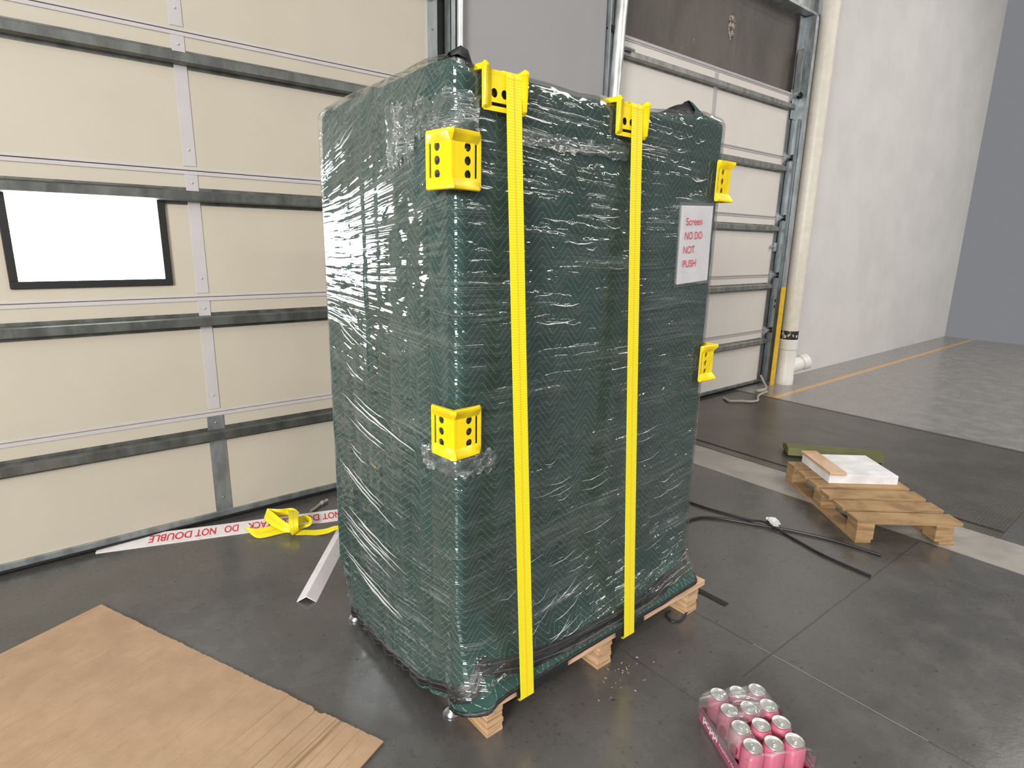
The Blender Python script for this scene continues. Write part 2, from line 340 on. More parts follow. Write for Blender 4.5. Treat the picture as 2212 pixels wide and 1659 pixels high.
# ------------------------------------------------------------------ mesh helpers
class MB:
    def __init__(s): s.bm = bmesh.new(); s.uvs = {}
    def box(s, x0, x1, y0, y1, z0, z1, bev=0, rot=None, mtx=None):
        b = bmesh.new(); bmesh.ops.create_cube(b, size=1)
        for v in b.verts:
            v.co = Vector(((x0 + x1) / 2 + v.co.x * (x1 - x0), (y0 + y1) / 2 + v.co.y * (y1 - y0), (z0 + z1) / 2 + v.co.z * (z1 - z0)))
        if bev: bmesh.ops.bevel(b, geom=b.edges[:], offset=bev, segments=2, affect='EDGES', profile=.6)
        if mtx is not None: bmesh.ops.transform(b, matrix=mtx, verts=b.verts)
        s.merge(b); return s
    def merge(s, b):
        me = bpy.data.meshes.new('t'); b.to_mesh(me); b.free(); s.bm.from_mesh(me); bpy.data.meshes.remove(me)
    def lathe(s, prof, center=(0, 0, 0), seg=32, axis=None, ang0=0, ang1=2 * math.pi):
        full = abs(ang1 - ang0 - 2 * math.pi) < 1e-6
        n = seg if full else seg + 1; rows = []
        rot = Vector((0, 0, 1)).rotation_difference(Vector(axis)).to_matrix() if axis else Matrix.Identity(3)
        for r, z in prof:
            row = []
            for i in range(n):
                a = ang0 + (ang1 - ang0) * i / seg
                row.append(s.bm.verts.new(rot @ Vector((r * math.cos(a), r * math.sin(a), z)) + Vector(center)))
            rows.append(row)
        for j in range(len(rows) - 1):
            for i in range(seg if full else seg):
                k = (i + 1) % n
                if not full and i + 1 >= n: continue
                s.bm.faces.new((rows[j][i], rows[j][k], rows[j + 1][k], rows[j + 1][i]))
        if full:
            if prof[0][0] > 1e-5: s.bm.faces.new(rows[0][::-1])
            if prof[-1][0] > 1e-5: s.bm.faces.new(rows[-1])
        return s
    def tube(s, pts, r, seg=10, smooth=0):
        pts = [Vector(p) for p in pts]
        if smooth: pts = catmull(pts, smooth)
        prev = None; rows = []; nrm = None
        for i, p in enumerate(pts):
            d = (pts[min(i + 1, len(pts) - 1)] - pts[max(i - 1, 0)]).normalized()
            if nrm is None: nrm = d.orthogonal().normalized()
            nrm = (nrm - d * nrm.dot(d)).normalized(); bn = d.cross(nrm)
            rr = r[i] if isinstance(r, list) else r
            rows.append([s.bm.verts.new(p + (nrm * math.cos(a) + bn * math.sin(a)) * rr) for a in [2 * math.pi * k / seg for k in range(seg)]])
        for j in range(len(rows) - 1):
            for i in range(seg): s.bm.faces.new((rows[j][i], rows[j][(i + 1) % seg], rows[j + 1][(i + 1) % seg], rows[j + 1][i]))
        s.bm.faces.new(rows[0][::-1]); s.bm.faces.new(rows[-1]); return s
    def prism(s, pts, vec):
        """closed polygon (3D points) extruded along vec"""
        vec = Vector(vec); n = len(pts)
        a = [s.bm.verts.new(Vector(p)) for p in pts]; b = [s.bm.verts.new(Vector(p) + vec) for p in pts]
        for t in tessellate_polygon([[Vector(p) for p in pts]]):
            s.bm.faces.new([a[i] for i in t]); s.bm.faces.new([b[i] for i in reversed(t)])
        for i in range(n): s.bm.faces.new((a[i], a[(i + 1) % n], b[(i + 1) % n], b[i]))
        return s
    def grid(s, rows, closed=False):
        vs = [[s.bm.verts.new(Vector(p)) for p in r] for r in rows]
        n = len(vs[0]); fs = []
        for j in range(len(vs) - 1):
            for i in range(n if closed else n - 1):
                k = (i + 1) % n
                fs.append(s.bm.faces.new((vs[j][i], vs[j][k], vs[j + 1][k], vs[j + 1][i])))
        return vs, fs
    def build(s, name, mat, parent=None, smooth=False, loc=None, angle=40):
        bmesh.ops.recalc_face_normals(s.bm, faces=s.bm.faces[:])
        me = bpy.data.meshes.new(name); s.bm.to_mesh(me); s.bm.free()
        return link(name, me, mat, parent, smooth, loc, angle)

def link(name, me, mat, parent=None, smooth=False, loc=None, angle=40):
    me.materials.append(M[mat] if isinstance(mat, str) else mat)
    if smooth:
        me.polygons.foreach_set('use_smooth', [True] * len(me.polygons))
        try: me.set_sharp_from_angle(angle=math.radians(angle))
        except Exception: pass
    o = bpy.data.objects.new(name, me); COL.objects.link(o)
    if loc is not None: o.location = loc
    if parent is not None: o.parent = parent
    return o
def catmull(pts, sub):
    out = []; n = len(pts)
    for i in range(n - 1):
        p0, p1, p2, p3 = pts[max(i - 1, 0)], pts[i], pts[i + 1], pts[min(i + 2, n - 1)]
        for k in range(sub):
            t = k / sub
            out.append(.5 * ((2 * p1) + (p2 - p0) * t + (2 * p0 - 5 * p1 + 4 * p2 - p3) * t * t + (3 * p1 - p0 - 3 * p2 + p3) * t ** 3))
    out.append(pts[-1]); return out
def tag(o, label=None, cat=None, group=None, kind=None):
    if label: o['label'] = label
    if cat: o['category'] = cat
    if group: o['group'] = group
    if kind: o['kind'] = kind
    return o
def thing(name, label, cat, loc=(0, 0, 0), rz=0, group=None):
    o = bpy.data.objects.new(name, None); COL.objects.link(o); o.location = loc; o.rotation_euler = (0, 0, rz)
    o.empty_display_size = .1
    return tag(o, label, cat, group)
def struct(o, label=None, cat=None): return tag(o, label, cat, kind='structure')
def sstep(a, b, x):
    t = max(0, min(1, (x - a) / (b - a))); return t * t * (3 - 2 * t)
def lerp_tab(tab, x):
    if x <= tab[0][0]: return tab[0][1]
    for (a, va), (b, vb) in zip(tab, tab[1:]):
        if x <= b: return va + (vb - va) * (x - a) / (b - a)
    return tab[-1][1]
def text_mesh(body, mtx, width=None, cap=None, bold=0.0, extrude=.0004, shear=0):
    """lettering as mesh: baseline-left at the matrix origin, x along text, y up, z out"""
    cu = bpy.data.curves.new('lettering', 'FONT'); cu.body = body; cu.size = 1; cu.extrude = 0; cu.offset = bold; cu.shear = shear
    o = bpy.data.objects.new('lettering', cu); COL.objects.link(o)
    dg = bpy.context.evaluated_depsgraph_get(); me = bpy.data.meshes.new_from_object(o.evaluated_get(dg))
    bpy.data.objects.remove(o); bpy.data.curves.remove(cu)
    xs = [v.co.x for v in me.vertices]; x0, x1 = min(xs), max(xs)
    sx = width / (x1 - x0); sy = (cap / .69) if cap else sx
    for v in me.vertices: v.co = mtx @ Vector(((v.co.x - x0) * sx, v.co.y * sy, extrude))
    return me
def join_meshes(ms):
    b = bmesh.new()
    for me in ms: b.from_mesh(me); bpy.data.meshes.remove(me)
    out = bpy.data.meshes.new('lettering'); b.to_mesh(out); b.free(); return out

# ------------------------------------------------------------------ setting
WY = 2.275
fl = MB(); fl.box(-9, 13, -10, 2.6, -.12, 0)
struct(fl.build('floor', 'floor'), 'dark polished concrete warehouse floor with joints', 'floor')
w = MB(); w.box(-9, 13, 2.34, 2.6, 0, 7.5)
struct(w.build('wall_back', 'wall'), 'taupe concrete wall above and around the two overhead doors', 'wall')
w = MB(); w.box(1.425, 2.81, 2.235, 2.338, 0, 7.5)
struct(w.build('wall_middle', 'wall_grey'), 'smooth grey wall pier between the two overhead doors', 'wall')
w = MB(); w.box(6.42, 13, 2.27, 2.338, 0, 7.5)
struct(w.build('wall_right', 'white_wall'), 'white painted wall right of the drain pipe', 'wall')
w = MB(); w.box(-9, 13, -10, 2.6, 7.5, 7.6)
struct(w.build('ceiling', 'ceiling'), 'grey roof deck high above the dock', 'ceiling')
w = MB(); w.box(2.82, 6.4, 2.24, 2.34, 4.13, 4.45, .004).box(2.82, 6.4, 2.19, 2.34, 4.11, 4.135)
struct(w.build('trim_1', 'galv'), 'galvanised steel lintel beam over the right overhead door', 'beam')
# bare chipped patch on the concrete above the right door
w = MB(); pts = []
random.seed(3)
for k in range(26):
    a = 2 * math.pi * k / 26; r = random.uniform(.8, 1.12)
    pts.append((4.70 + .055 * r * math.cos(a), 2.334, 3.74 + .115 * r * math.sin(a)))
w.prism(pts, (0, .012, 0))
t_ = NT('chipped_plaster'); co = t_.coord(); n1 = t_.noise(co, 30, 5, .7)
M['chip'] = t_.done(t_.bsdf(t_.mix(t_.ramp(n1, .42, .6), (.09, .05, .035), (.50, .46, .41)), .9, 0, t_.bump(n1, .8, .01)))
tag(w.build('chipped_patch', 'chip'), 'chipped bare patch on the taupe concrete above the right door', 'wall damage')

# overhead doors ------------------------------------------------------
SEC = [0.0, .668, 1.326, 1.984, 2.645, 3.30]
def overhead_door(name, label, x0, x1, skin, centre, bottom_stile, roll_right=True):
    root = thing(name, label, 'door', ((x0 + x1) / 2, WY, 0)); root['kind'] = 'structure'
    L = Vector((-(x0 + x1) / 2, -WY, 0))
    def put(mb, nm, mat, par=root, smooth=False):
        bmesh.ops.translate(mb.bm, vec=L, verts=mb.bm.verts[:]); return mb.build(nm, mat, par, smooth)
    for i in range(5):
        za, zb = SEC[i] + (.045 if i == 0 else .0015), SEC[i + 1] - .0015
        p = MB(); p.box(x0, x1, WY, WY + .05, za, zb, .006)
        sec = put(p, 'door_panel', skin)
        t2 = MB()                                  # grey vinyl rails along the section edges
        t2.box(x0, x1, WY - .006, WY + .002, zb - .020, zb - .002, .002)
        if i: t2.box(x0, x1, WY - .003, WY + .002, za, za + .012, .002)
        for xx in (x0, x1 - .014): t2.box(xx, xx + .014, WY - .003, WY + .002, za, zb, .001)
        put(t2, 'edge_trim', 'vinyl', sec)
        st = MB()                                  # hat-shaped strut
        zc = zb - .135
        prof = [(0, .045), (0, .030), (-.045, .026), (-.050, .022), (-.050, -.018), (-.045, -.022), (0, -.028), (0, -.043), (.002, -.043), (.002, .045)]
        xa, xb = (x0 - .02, x1 + .06)
        st.prism([(xa, WY - .002 + a, zc + b + .005) for a, b in prof], (xb - xa, 0, 0))
        put(st, 'strut', 'strut' if bottom_stile else 'strut_light')
        # end and centre stiles
        for xx, wd, mt in ((x0 + .001, -.075, 'galv_dark'), (x1 - .001, .075, 'galv_dark')):
            e = MB(); e.box(min(xx, xx + wd), max(xx, xx + wd), WY - .004, WY + .045, za, zb, .003)
            for k in range(3):
                zz = za + .12 + k * .2; xc = xx + wd / 2
                e.lathe([(.007, 0), (.007, .004), (.004, .006)], (xc, WY - .004, zz), 8, axis=(0, -1, 0))
            put(e, 'end_stile', mt)
        hw = .045 if (bottom_stile and not i) else .03
        c = MB(); c.box(centre - hw, centre + hw, WY - .004, WY + .003, za + .02, zb - .02, .001)
        for zz in (za + .10, zb - .06): c.lathe([(.006, 0), (.006, .003), (.003, .005)], (centre, WY - .004, zz), 8, axis=(0, -1, 0))
        put(c, 'centre_stile', 'vinyl' if (i or not bottom_stile) else 'galv_dark')
        # roller hinges at the top of the section, both ends
        if i < 5:
            for sgn, xe in ((-1, x0), (1, x1)):
                h = MB(); zz = SEC[i + 1]
                h.box(min(xe + sgn * .01, xe + sgn * .07), max(xe + sgn * .01, xe + sgn * .07), WY - .010, WY - .003, zz - .07, zz + .05, .002)
                h.prism([(xe + sgn * .02, WY - .01, zz - .05), (xe + sgn * .02, WY - .055, zz - .01), (xe + sgn * .02, WY - .055, zz + .01), (xe + sgn * .02, WY - .01, zz + .035)], (sgn * .05, 0, 0))
                h.tube([(xe + sgn * .0, WY - .045, zz), (xe + sgn * .17, WY - .045, zz)], .008, 8)
                hinge = put(h, 'roller_hinge', 'galv', smooth=True)
                r = MB(); r.lathe([(.010, 0), (.030, .002), (.034, .010), (.030, .018), (.010, .020)], (xe + sgn * .135 - .01, WY - .045, zz), 18, axis=(1, 0, 0))
                put(r, 'roller', 'black', hinge, True)
    b = MB(); b.box(x0 - .07, x1 + .07, WY - .012, WY + .045, .022, .062, .003); put(b, 'bottom_rail', 'galv_dark')
    b = MB(); b.tube([(x0 - .07, WY + .012, .018), (x1 + .07, WY + .012, .018)], .018, 10); b.box(x0 - .07, x1 + .07, WY - .016, WY + .03, .018, .03)
    put(b, 'bottom_seal', 'black')
    tp = MB(); tp.box(x0 - .01, x1 + .01, WY - .012, WY + .05, 3.292, 3.315, .003); put(tp, 'top_rail', 'vinyl')
    return root
overhead_door('door_1', 'cream sectional overhead door left of the wrapped load', -1.70, 1.20, 'door_left', -.255, True)
overhead_door('door_2', 'white sectional overhead door right of the wrapped load', 2.99, 5.862, 'door_right', 4.43, False)

# daylit vision window in the left half of the cream door, third section
vw = [o for o in bpy.data.objects if o.name == 'door_1'][0]
t_ = NT('daylit_glass'); em = t_.n('Emission', i_Color=(.93, .97, 1, 1), i_Strength=26.0); M['daylight'] = t_.done(em.outputs[0])
def putD(mb, nm, mat, par):
    bmesh.ops.translate(mb.bm, vec=-vw.location, verts=mb.bm.verts[:]); return mb.build(nm, mat, par)
VX0, VX1, VZ0, VZ1 = -1.03, -.43, 1.43, 1.85
a = MB()
for x0_, x1_, z0_, z1_ in ((VX0 - .035, VX1 + .035, VZ1, VZ1 + .035), (VX0 - .035, VX1 + .035, VZ0 - .035, VZ0), (VX0 - .035, VX0, VZ0, VZ1), (VX1, VX1 + .035, VZ0, VZ1)): a.box(x0_, x1_, WY - .014, WY + .004, z0_, z1_, .003)
wf = putD(a, 'vision_window', 'black', vw)
a = MB(); a.box(VX0, VX1, WY - .006, WY - .002, VZ0, VZ1); putD(a, 'pane', 'daylight', wf)

def channel(mb, x0, x1, y0, y1, z0, z1, th=.004, open_side='-x'):
    mb.box(x0, x1, y0, y0 + th, z0, z1); mb.box(x0, x1, y1 - th, y1, z0, z1)
    if open_side == '-x': mb.box(x1 - th, x1, y0, y1, z0, z1)
    else: mb.box(x0, x0 + th, y0, y1, z0, z1)
# right-hand door track with its jamb angle
t1 = thing('door_track', 'galvanised vertical track on the right of the white overhead door', 'track', (6.03, 2.25, 0))
def putT(mb, nm, mat, root, smooth=False):
    bmesh.ops.translate(mb.bm, vec=-root.location, verts=mb.bm.verts[:]); return mb.build(nm, mat, root, smooth)
a = MB(); channel(a, 5.955, 6.030, 2.195, 2.268, .02, 3.05)
putT(a, 'roller_channel', 'galv', t1)
a = MB(); a.box(5.94, 6.044, 2.29, 2.30, 0, 4.1); a.box(6.036, 6.044, 2.15, 2.30, 0, 4.1)
for k in range(13): a.lathe([(.006, 0), (.006, .004)], (6.026, 2.232, .3 + k * .22), 8, axis=(-1, 0, 0))
putT(a, 'jamb_angle', 'galv', t1)
for zz in (.95, 1.02):
    a = MB(); a.box(6.022, 6.0265, 2.212, 2.248, zz - .018, zz + .018); putT(a, 'square_hole', 'black', t1)
a = MB(); a.box(5.90, 6.06, 2.255, 2.262, 3.05, 3.75, .002); a.box(5.90, 5.908, 2.19, 2.262, 3.3, 3.75)
for zz in (3.15, 3.35, 3.55): a.lathe([(.009, 0), (.009, .006)], (5.96, 2.255, zz), 8, axis=(0, -1, 0))
putT(a, 'bracket_plate', 'galv', t1)
# latch on the right door edge
a = MB(); a.box(5.875, 5.93, 2.235, 2.27, 1.60, 1.70, .004); a.tube([(5.80, 2.25, 1.655), (5.90, 2.25, 1.655)], .009, 8); a.lathe([(.018, 0), (.018, .02)], (5.81, 2.262, 1.655), 14, axis=(0, -1, 0))
tag(a.build('slide_latch', 'galv', None, True), 'small galvanised slide latch on the right edge of the white door', 'latch')
# yellow guard around the foot of the jamb
a = MB(); a.prism([(5.942, 2.135, 0), (6.042, 2.135, 0), (6.042, 2.150, 0), (6.034, 2.150, 0), (6.034, 2.143, 0), (5.942, 2.143, 0)], (0, 0, 1.19))
tag(a.build('jamb_guard', 'yellow_guard'), 'yellow painted steel guard strip at the foot of the right door jamb', 'guard')
a = MB(); a.prism([(5.985, 2.137, 1.192), (6.040, 2.137, 1.192), (6.040, 2.150, 1.192), (6.034, 2.150, 1.192), (6.034, 2.143, 1.192), (5.985, 2.143, 1.192)], (0, 0, 2.88))
tag(a.build('jamb_post', 'galv'), 'galvanised angle post rising above the yellow guard beside the white pipe', 'post')
# steel track between pier and right door
t2 = thing('door_track', 'galvanised track with round white tube between grey pier and white door', 'track', (2.9, 2.2, 0))
a = MB(); a.tube([(2.855, 2.17, .05), (2.868, 2.165, 2.65)], .045, 20); a.tube([(2.868, 2.165, 2.66), (2.925, 2.165, 3.95)], .045, 20); a.lathe([(.048, -.012), (.048, .012)], (2.868, 2.165, 2.655), 20)
putT(a, 'round_tube', 'pipe_steel', t2, True)
a = MB(); a.box(2.83, 2.87, 2.215, 2.225, 0, 4.2); a.box(2.82, 2.83, 2.2, 2.32, 0, 4.2)
putT(a, 'angle_iron', 'galv', t2)
a = MB(); a.box(2.74, 2.87, 2.195, 2.203, 2.66, 2.80, .003); putT(a, 'slotted_plate', 'galv', t2)
for zz in (2.70, 2.76):
    a = MB(); a.box(2.75, 2.80, 2.19, 2.195, zz - .007, zz + .007); putT(a, 'slot', 'black', t2)
    a = MB(); a.lathe([(.008, 0), (.008, .005)], (2.83, 2.195, zz), 8, axis=(0, -1, 0)); putT(a, 'bolt_head', 'galv', t2)
a = MB(); a.box(2.815, 2.93, 2.25, 2.338, 0, 4.3); putT(a, 'black_gap_fill', 'black', t2)  # black fill that keeps the recess beside the pier dark
a = MB(); a.box(2.93, 3.10, 2.20, 2.24, 3.18, 3.205); a.tube([(2.95, 2.21, 3.2), (3.12, 2.2, 3.19)], .014, 8); a.prism([(2.93, 2.2, 3.12), (3.02, 2.2, 3.19), (2.93, 2.2, 3.21)], (0, .03, 0)); putT(a, 'top_roller_bracket', 'galv_dark', t2)
# steel track between left door and pier
t3 = thing('door_track', 'galvanised track with slim white tube between cream door and grey pier', 'track', (1.35, 2.2, 0))
a = MB(); a.tube([(1.388, 2.19, .05), (1.388, 2.19, 2.86)], .019, 16); a.tube([(1.392, 2.19, 2.865), (1.396, 2.19, 4.0)], .022, 16); putT(a, 'round_tube', 'pipe_steel', t3, True)
a = MB(); channel(a, 1.325, 1.362, 2.195, 2.27, .02, 4.1, open_side='+x'); putT(a, 'roller_channel', 'galv_dark', t3)
a = MB(); a.box(1.275, 1.425, 2.285, 2.338, 0, 4.3); putT(a, 'black_gap_fill', 'black', t3)  # black fill that keeps the gap behind this track dark
# white drain pipe on the right
dp = thing('drain_pipe', 'white vertical drain pipe with cleanout tee right of the yellow guard', 'pipe', (6.20, 2.10, 0))
a = MB(); a.lathe([(.099, .60), (.099, 4.6)], (0, 0, 0), 36); a.build('pipe', 'pvc', dp, True)
a = MB(); a.lathe([(.099, .545), (.101, .55), (.101, .66), (.099, .665)], (0, 0, 0), 36)
t_ = NT('black_primer'); co = t_.coord(); n1 = t_.noise(co, 14, 4, .7)
M['primer'] = t_.done(t_.bsdf(t_.mix(t_.ramp(n1, .40, .46), (.72, .68, .6), (.02, .018, .016)), .5))
a.build('primer_band', 'primer', dp, True)
a = MB(); a.lathe([(.110, 0), (.110, .10), (.106, .105), (.106, .43), (.115, .44), (.115, .555), (.110, .56)], (0, 0, 0), 36)
ax = Vector((.78, -.52, .34)).normalized()
a.lathe([(.085, 0), (.085, .18), (.098, .185), (.098, .25), (.09, .255), (.09, .265), (.03, .265), (.03, .28)], (.02, -.02, .20), 28, axis=ax)
tee = a.build('cleanout_tee', 'white_pvc', dp, True)

# dock leveller ------------------------------------------------------
dl = thing('dock_leveler', 'diamond-plate steel dock plate set in the floor before the white door', 'dock plate', (4.35, 1.0, 0))
a = MB(); a.box(3.385, 5.315, -.7, 2.19, -.02, .006); putT(a, 'steel_plate', 'plate', dl)
a = MB(); a.box(3.355, 3.385, -.7, 2.2, -.02, .003); a.box(5.315, 5.345, -.7, 2.2, -.02, .003); a.box(3.355, 5.345, 2.19, 2.225, -.02, .003); putT(a, 'gap', 'black', dl)
for xx, x2 in ((3.262, 3.355), (5.345, 5.385)):
    a = MB(); a.box(xx, x2, -.7, 2.2, -.02, .004, .001); putT(a, 'curb_angle', 'plate', dl)

# ------------------------------------------------------------------ pallet
pal = thing('wooden_pallet', 'new wooden pallet with laminated runners under the wrapped load', 'pallet', (.612, .5, 0))
for i, (xa, xb) in enumerate(((.0, .070), (.550, .630), (1.141, 1.224))):
    a = MB(); random.seed(20 + i)
    n = 8; prev = 0
    for k in range(n):                       # laminated layers with slightly ragged ends
        za, zb = .137 * k / n, .137 * (k + 1) / n
        a.box(xa + random.uniform(-.0005, .0005), xb + random.uniform(-.006, .001), -.002 + random.uniform(-.002, .004), 1.02, za, zb - .0004, .001)
    putT(a, 'runner', 'lvl', pal)
for k in range(7):
    ya = -.03 + k * .155; a = MB(); a.box(.0, 1.226, ya, ya + .125, .137, .163, .002); putT(a, 'deck_board', 'pine', pal)

# ------------------------------------------------------------------ wrapped cabinet
X0, X1, Y0, Y1, RC = -.058, 1.243, .094, 1.022, .032
LF, FF = Y1 - Y0, X1 - X0
load = thing('wrapped_cabinet', 'tall cabinet wrapped in green quilted blanket and clear film on pallet', 'wrapped load', (.6, .55, 0))
# rounded-rectangle path, s=0 at the near corner, negative along the left side, positive along the front
def path_point(s, ins=0.0):
    """s in [-LF, FF+LF+FF]; returns position and outward normal of the rounded rectangle"""
    x0, x1, y0, y1, r = X0 + ins, X1 - ins, Y0 + ins, Y1 - ins, max(.004, RC - ins)
    per = [(-LF, 0), (0, FF), (FF, FF + LF), (FF + LF, FF + LF + FF)]
    # corner-aware: use arcs of half angle over +-r*pi/4 around corners
    q = r * math.pi / 4
    for cs, cx, cy, a0 in ((-LF, x0 + r, y1 - r, 90), (0, x0 + r, y0 + r, 180), (FF, x1 - r, y0 + r, 270), (FF + LF, x1 - r, y1 - r, 0), (FF + LF + FF, x0 + r, y1 - r, 90)):
        if abs(s - cs) <= q:
            a = math.radians(a0 + 45 + 45 * (s - cs) / q)
            n = Vector((math.cos(a), math.sin(a), 0)); return Vector((cx, cy, 0)) + n * r, n
    if s < 0:
        f = (s + LF - q) / (LF - 2 * q); return Vector((x0, (y1 - r) + (y0 + r - (y1 - r)) * f, 0)), Vector((-1, 0, 0))
    if s < FF:
        f = (s - q) / (FF - 2 * q); return Vector(((x0 + r) + (x1 - r - x0 - r) * f, y0, 0)), Vector((0, -1, 0))
    if s < FF + LF:
        f = (s - FF - q) / (LF - 2 * q); return Vector((x1, (y0 + r) + (y1 - r - y0 - r) * f, 0)), Vector((1, 0, 0))
    f = (s - FF - LF - q) / (FF - 2 * q); return Vector(((x1 - r) - (x1 - r - x0 - r) * f, y1, 0)), Vector((0, 1, 0))
TOP = [(-LF - .001, 2.118), (-.75, 2.135), (-.5, 2.140), (-.3, 2.142), (-.15, 2.150), (-.05, 2.146), (0, 2.128), (.08, 2.112), (.17, 2.108), (.24, 2.120), (.34, 2.118), (.47, 2.110), (.58, 2.116), (.66, 2.100), (.78, 2.106), (.92, 2.122), (1.08, 2.140), (1.2, 2.150), (FF, 2.142), (9, 2.135)]
HEM = [(-LF, .078), (-.86, .045), (-.7, .022), (-.5, .022), (-.35, .035), (-.25, .045), (-.18, .055), (-.09, .090), (-.04, .106), (0, .115), (.03, .135), (.055, .168), (.10, .172), (.2, .170), (.42, .176), (.9, .178), (1.17, .182), (1.25, .186), (FF, .184), (FF + .1, .17), (9, .15)]
FLARE = [(0, .128), (.014, .127), (.024, .108), (.034, .078), (.048, .046), (.068, .024), (.10, .010), (.16, 0)]
def front_w(s): return sstep(-.035, .05, s) * (1 - sstep(1.20, FF + .02, s))
def left_w(s): return sstep(-LF - .0, -LF + .12, s) * (1 - sstep(-.12, .0, s))
def fold(s, z):
    v = Vector((s, z, 0)); d = 0
    if s < 0 or s > FF + LF:
        k = sstep(.02, .2, -s) if s < 0 else 0
        q = noise.noise(Vector((s * 6.5, z * .55, 1.3)))
        for sp, dp in ((-.17, .018), (-.30, .030), (-.43, .024), (-.53, .032), (-.66, .026), (-.77, .032), (-.86, .020)):
            cpos = sp + .035 * noise.noise(Vector((z * .8, sp * 9, 5)))
            st = .35 + .65 * sstep(-.25, .25, noise.noise(Vector((z * 1.1, sp * 7, 8))))
            d -= dp * st * math.exp(-abs((s - cpos) / .013) ** 1.4) * (.3 + .7 * sstep(2.05, 1.7, z))
            d += dp * .5 * st * math.exp(-((s - cpos + .028) / .016) ** 2)
        d += k * (.013 * q + .007 * noise.noise(Vector((s * 19, z * 1.1, 4.1))) + .004 * noise.noise(Vector((s * 30, z * 7, 9.2))))
        d += .010 * math.exp(-((s + LF - .02) / .05) ** 2) * (1 + noise.noise(Vector((z * 2.2, 3, 1))))
    else:
        d += .005 * noise.noise(Vector((s * 3, z * .8, 7))) + .0025 * noise.noise(Vector((s * 9, z * 2, 2)))
    d += .0022 * noise.noise(Vector((s * 14, z * 14, 3)))
    return d
def surf(s, h, off=0.0, folds=1.0, tent=False):
    """point on the blanket at path s and height h above the hem"""
    zt, zh = lerp_tab(TOP, s), lerp_tab(HEM, s)
    z = zh + h; rr = .038; ins = 0
    if z > zt - rr:
        a = min(1, (z - (zt - rr)) / rr); ins = rr * (1 - math.sqrt(max(0, 1 - a * a)))
    p, n = path_point(s, ins)
    d = off + folds * fold(s, z) + (.007 * sstep(-.03, -.15, s) if tent and s < 0 else 0)
    fw, lw = front_w(s), left_w(s)
    if tent: d += fw * .133 * max(0, 1 - h / .34) ** 1.35
    else: d += fw * lerp_tab(FLARE, h)
    d += lw * .022 * max(0, 1 - h / .32) ** 1.3
    # near corner bulges over the pallet's corner
    d += .010 * math.exp(-(s / .07) ** 2) * max(0, 1 - h / .2)
    # back-left bottom corner is pulled in
    d -= .05 * math.exp(-((s + LF) / .07) ** 2) * max(0, 1 - h / .22) ** 1.5
    q = p + n * d; return Vector((q.x, q.y, z))
def ss_list(fine, coarse):
    out = []; s = -LF + .0001
    q = RC * math.pi / 4
    end = FF + LF + FF
    while s < end - .006:
        out.append(s)
        near = any(abs(s - c) < q * 1.25 for c in (-LF, 0, FF, FF + LF, end))
        s += .006 if near else (fine if s < FF else coarse)
    return out
HS = [0, .006, .012, .016, .020, .024, .028, .032, .037, .043, .05, .058, .068, .08, .095, .112, .13, .15, .175, .2]
def hrows(step):
    out = HS[:]; h = .2
    while h < 1.86: h += step; out.append(h)
    return out
LOADLOC = load.location.copy()
def skirt(name, mat, off, folds, tent, fine, step, hmin, uvfun, uvname, parent, cap=True):
    mb = MB(); sl = ss_list(fine, .05); hl = [h for h in hrows(step) if h >= hmin]
    rows = []; uvr = []
    for h in hl:
        rows.append([surf(s, h, off, folds, tent) - LOADLOC for s in sl]); uvr.append([uvfun(s, lerp_tab(HEM, s) + h) for s in sl])
    for k in range(0, 13):                          # the last stretch up to and over the rounded top edge
        row = []; ur = []
        for s in sl:
            zt, zh = lerp_tab(TOP, s), lerp_tab(HEM, s)
            ha = hl[len(hl) - 1 - 0] if k < 0 else None
            base = zh + hl[-1]; f = (k + 1) / 13; f = math.sin(f * math.pi / 2)
            z = base + (zt - base) * f
            row.append(surf(s, z - zh, off, folds * (1 - .7 * f), tent) + Vector((0, 0, off)) * f - LOADLOC); ur.append(uvfun(s, z))
        rows.append(row); uvr.append(ur)
    if cap:
        for ins, dz in ((.09, -.004), (.25, -.014), (.44, -.02)):
            row = []; ur = []
            for s in sl:
                p, n = path_point(s, min(ins, .44)); zt = lerp_tab(TOP, s)
                row.append(Vector((p.x, p.y, zt + dz + off)) - LOADLOC); ur.append(uvfun(s, zt + ins))
            rows.append(row); uvr.append(ur)
    vs, fs = mb.grid(rows, closed=True)
    lay = mb.bm.loops.layers.uv.new(uvname)
    n = len(sl); fi = 0
    for j in range(len(rows) - 1):
        for i in range(n):
            k = (i + 1) % n; f = fs[fi]; fi += 1
            quad = ((j, i), (j, k), (j + 1, k), (j + 1, i))
            for lp, (a, b) in zip(f.loops, quad):
                u = uvr[a][b]
                if i == n - 1 and b == 0: u = (uvr[a][n - 1][0] + .006, u[1])
                lp[lay].uv = u
    if cap: mb.bm.faces.new(vs[-1])
    return mb.build(name, mat, parent, True, angle=180)
blanket = skirt('quilted_blanket', 'blanket', 0.0, 1.0, False, .007, .022, 0, lambda s, z: (s, z), 'cloth', load)
tag(blanket, 'dark green quilted moving blanket')
SL = [(.2, .10), (.5, .06), (.8, -.04), (1.1, -.10), (1.3, -.14), (1.5, -.03), (1.65, .10), (1.8, .26), (1.95, .30), (2.15, .30)]
SF = [(.2, .16), (.5, .09), (.9, .03), (1.3, .0), (1.7, -.03), (2.15, -.05)]
def wrapuv(s, z):
    if s < 0: return (s, z - lerp_tab(SL, z) * s)
    if s < FF: return (s, z - lerp_tab(SF, z) * s)
    return (s, z - lerp_tab(SF, z) * FF)
film = skirt('stretch_wrap', 'wrap', .010, .08, True, .016, .03, .050, wrapuv, 'wrap', load)
tag(film, 'clear wrinkled stretch film')

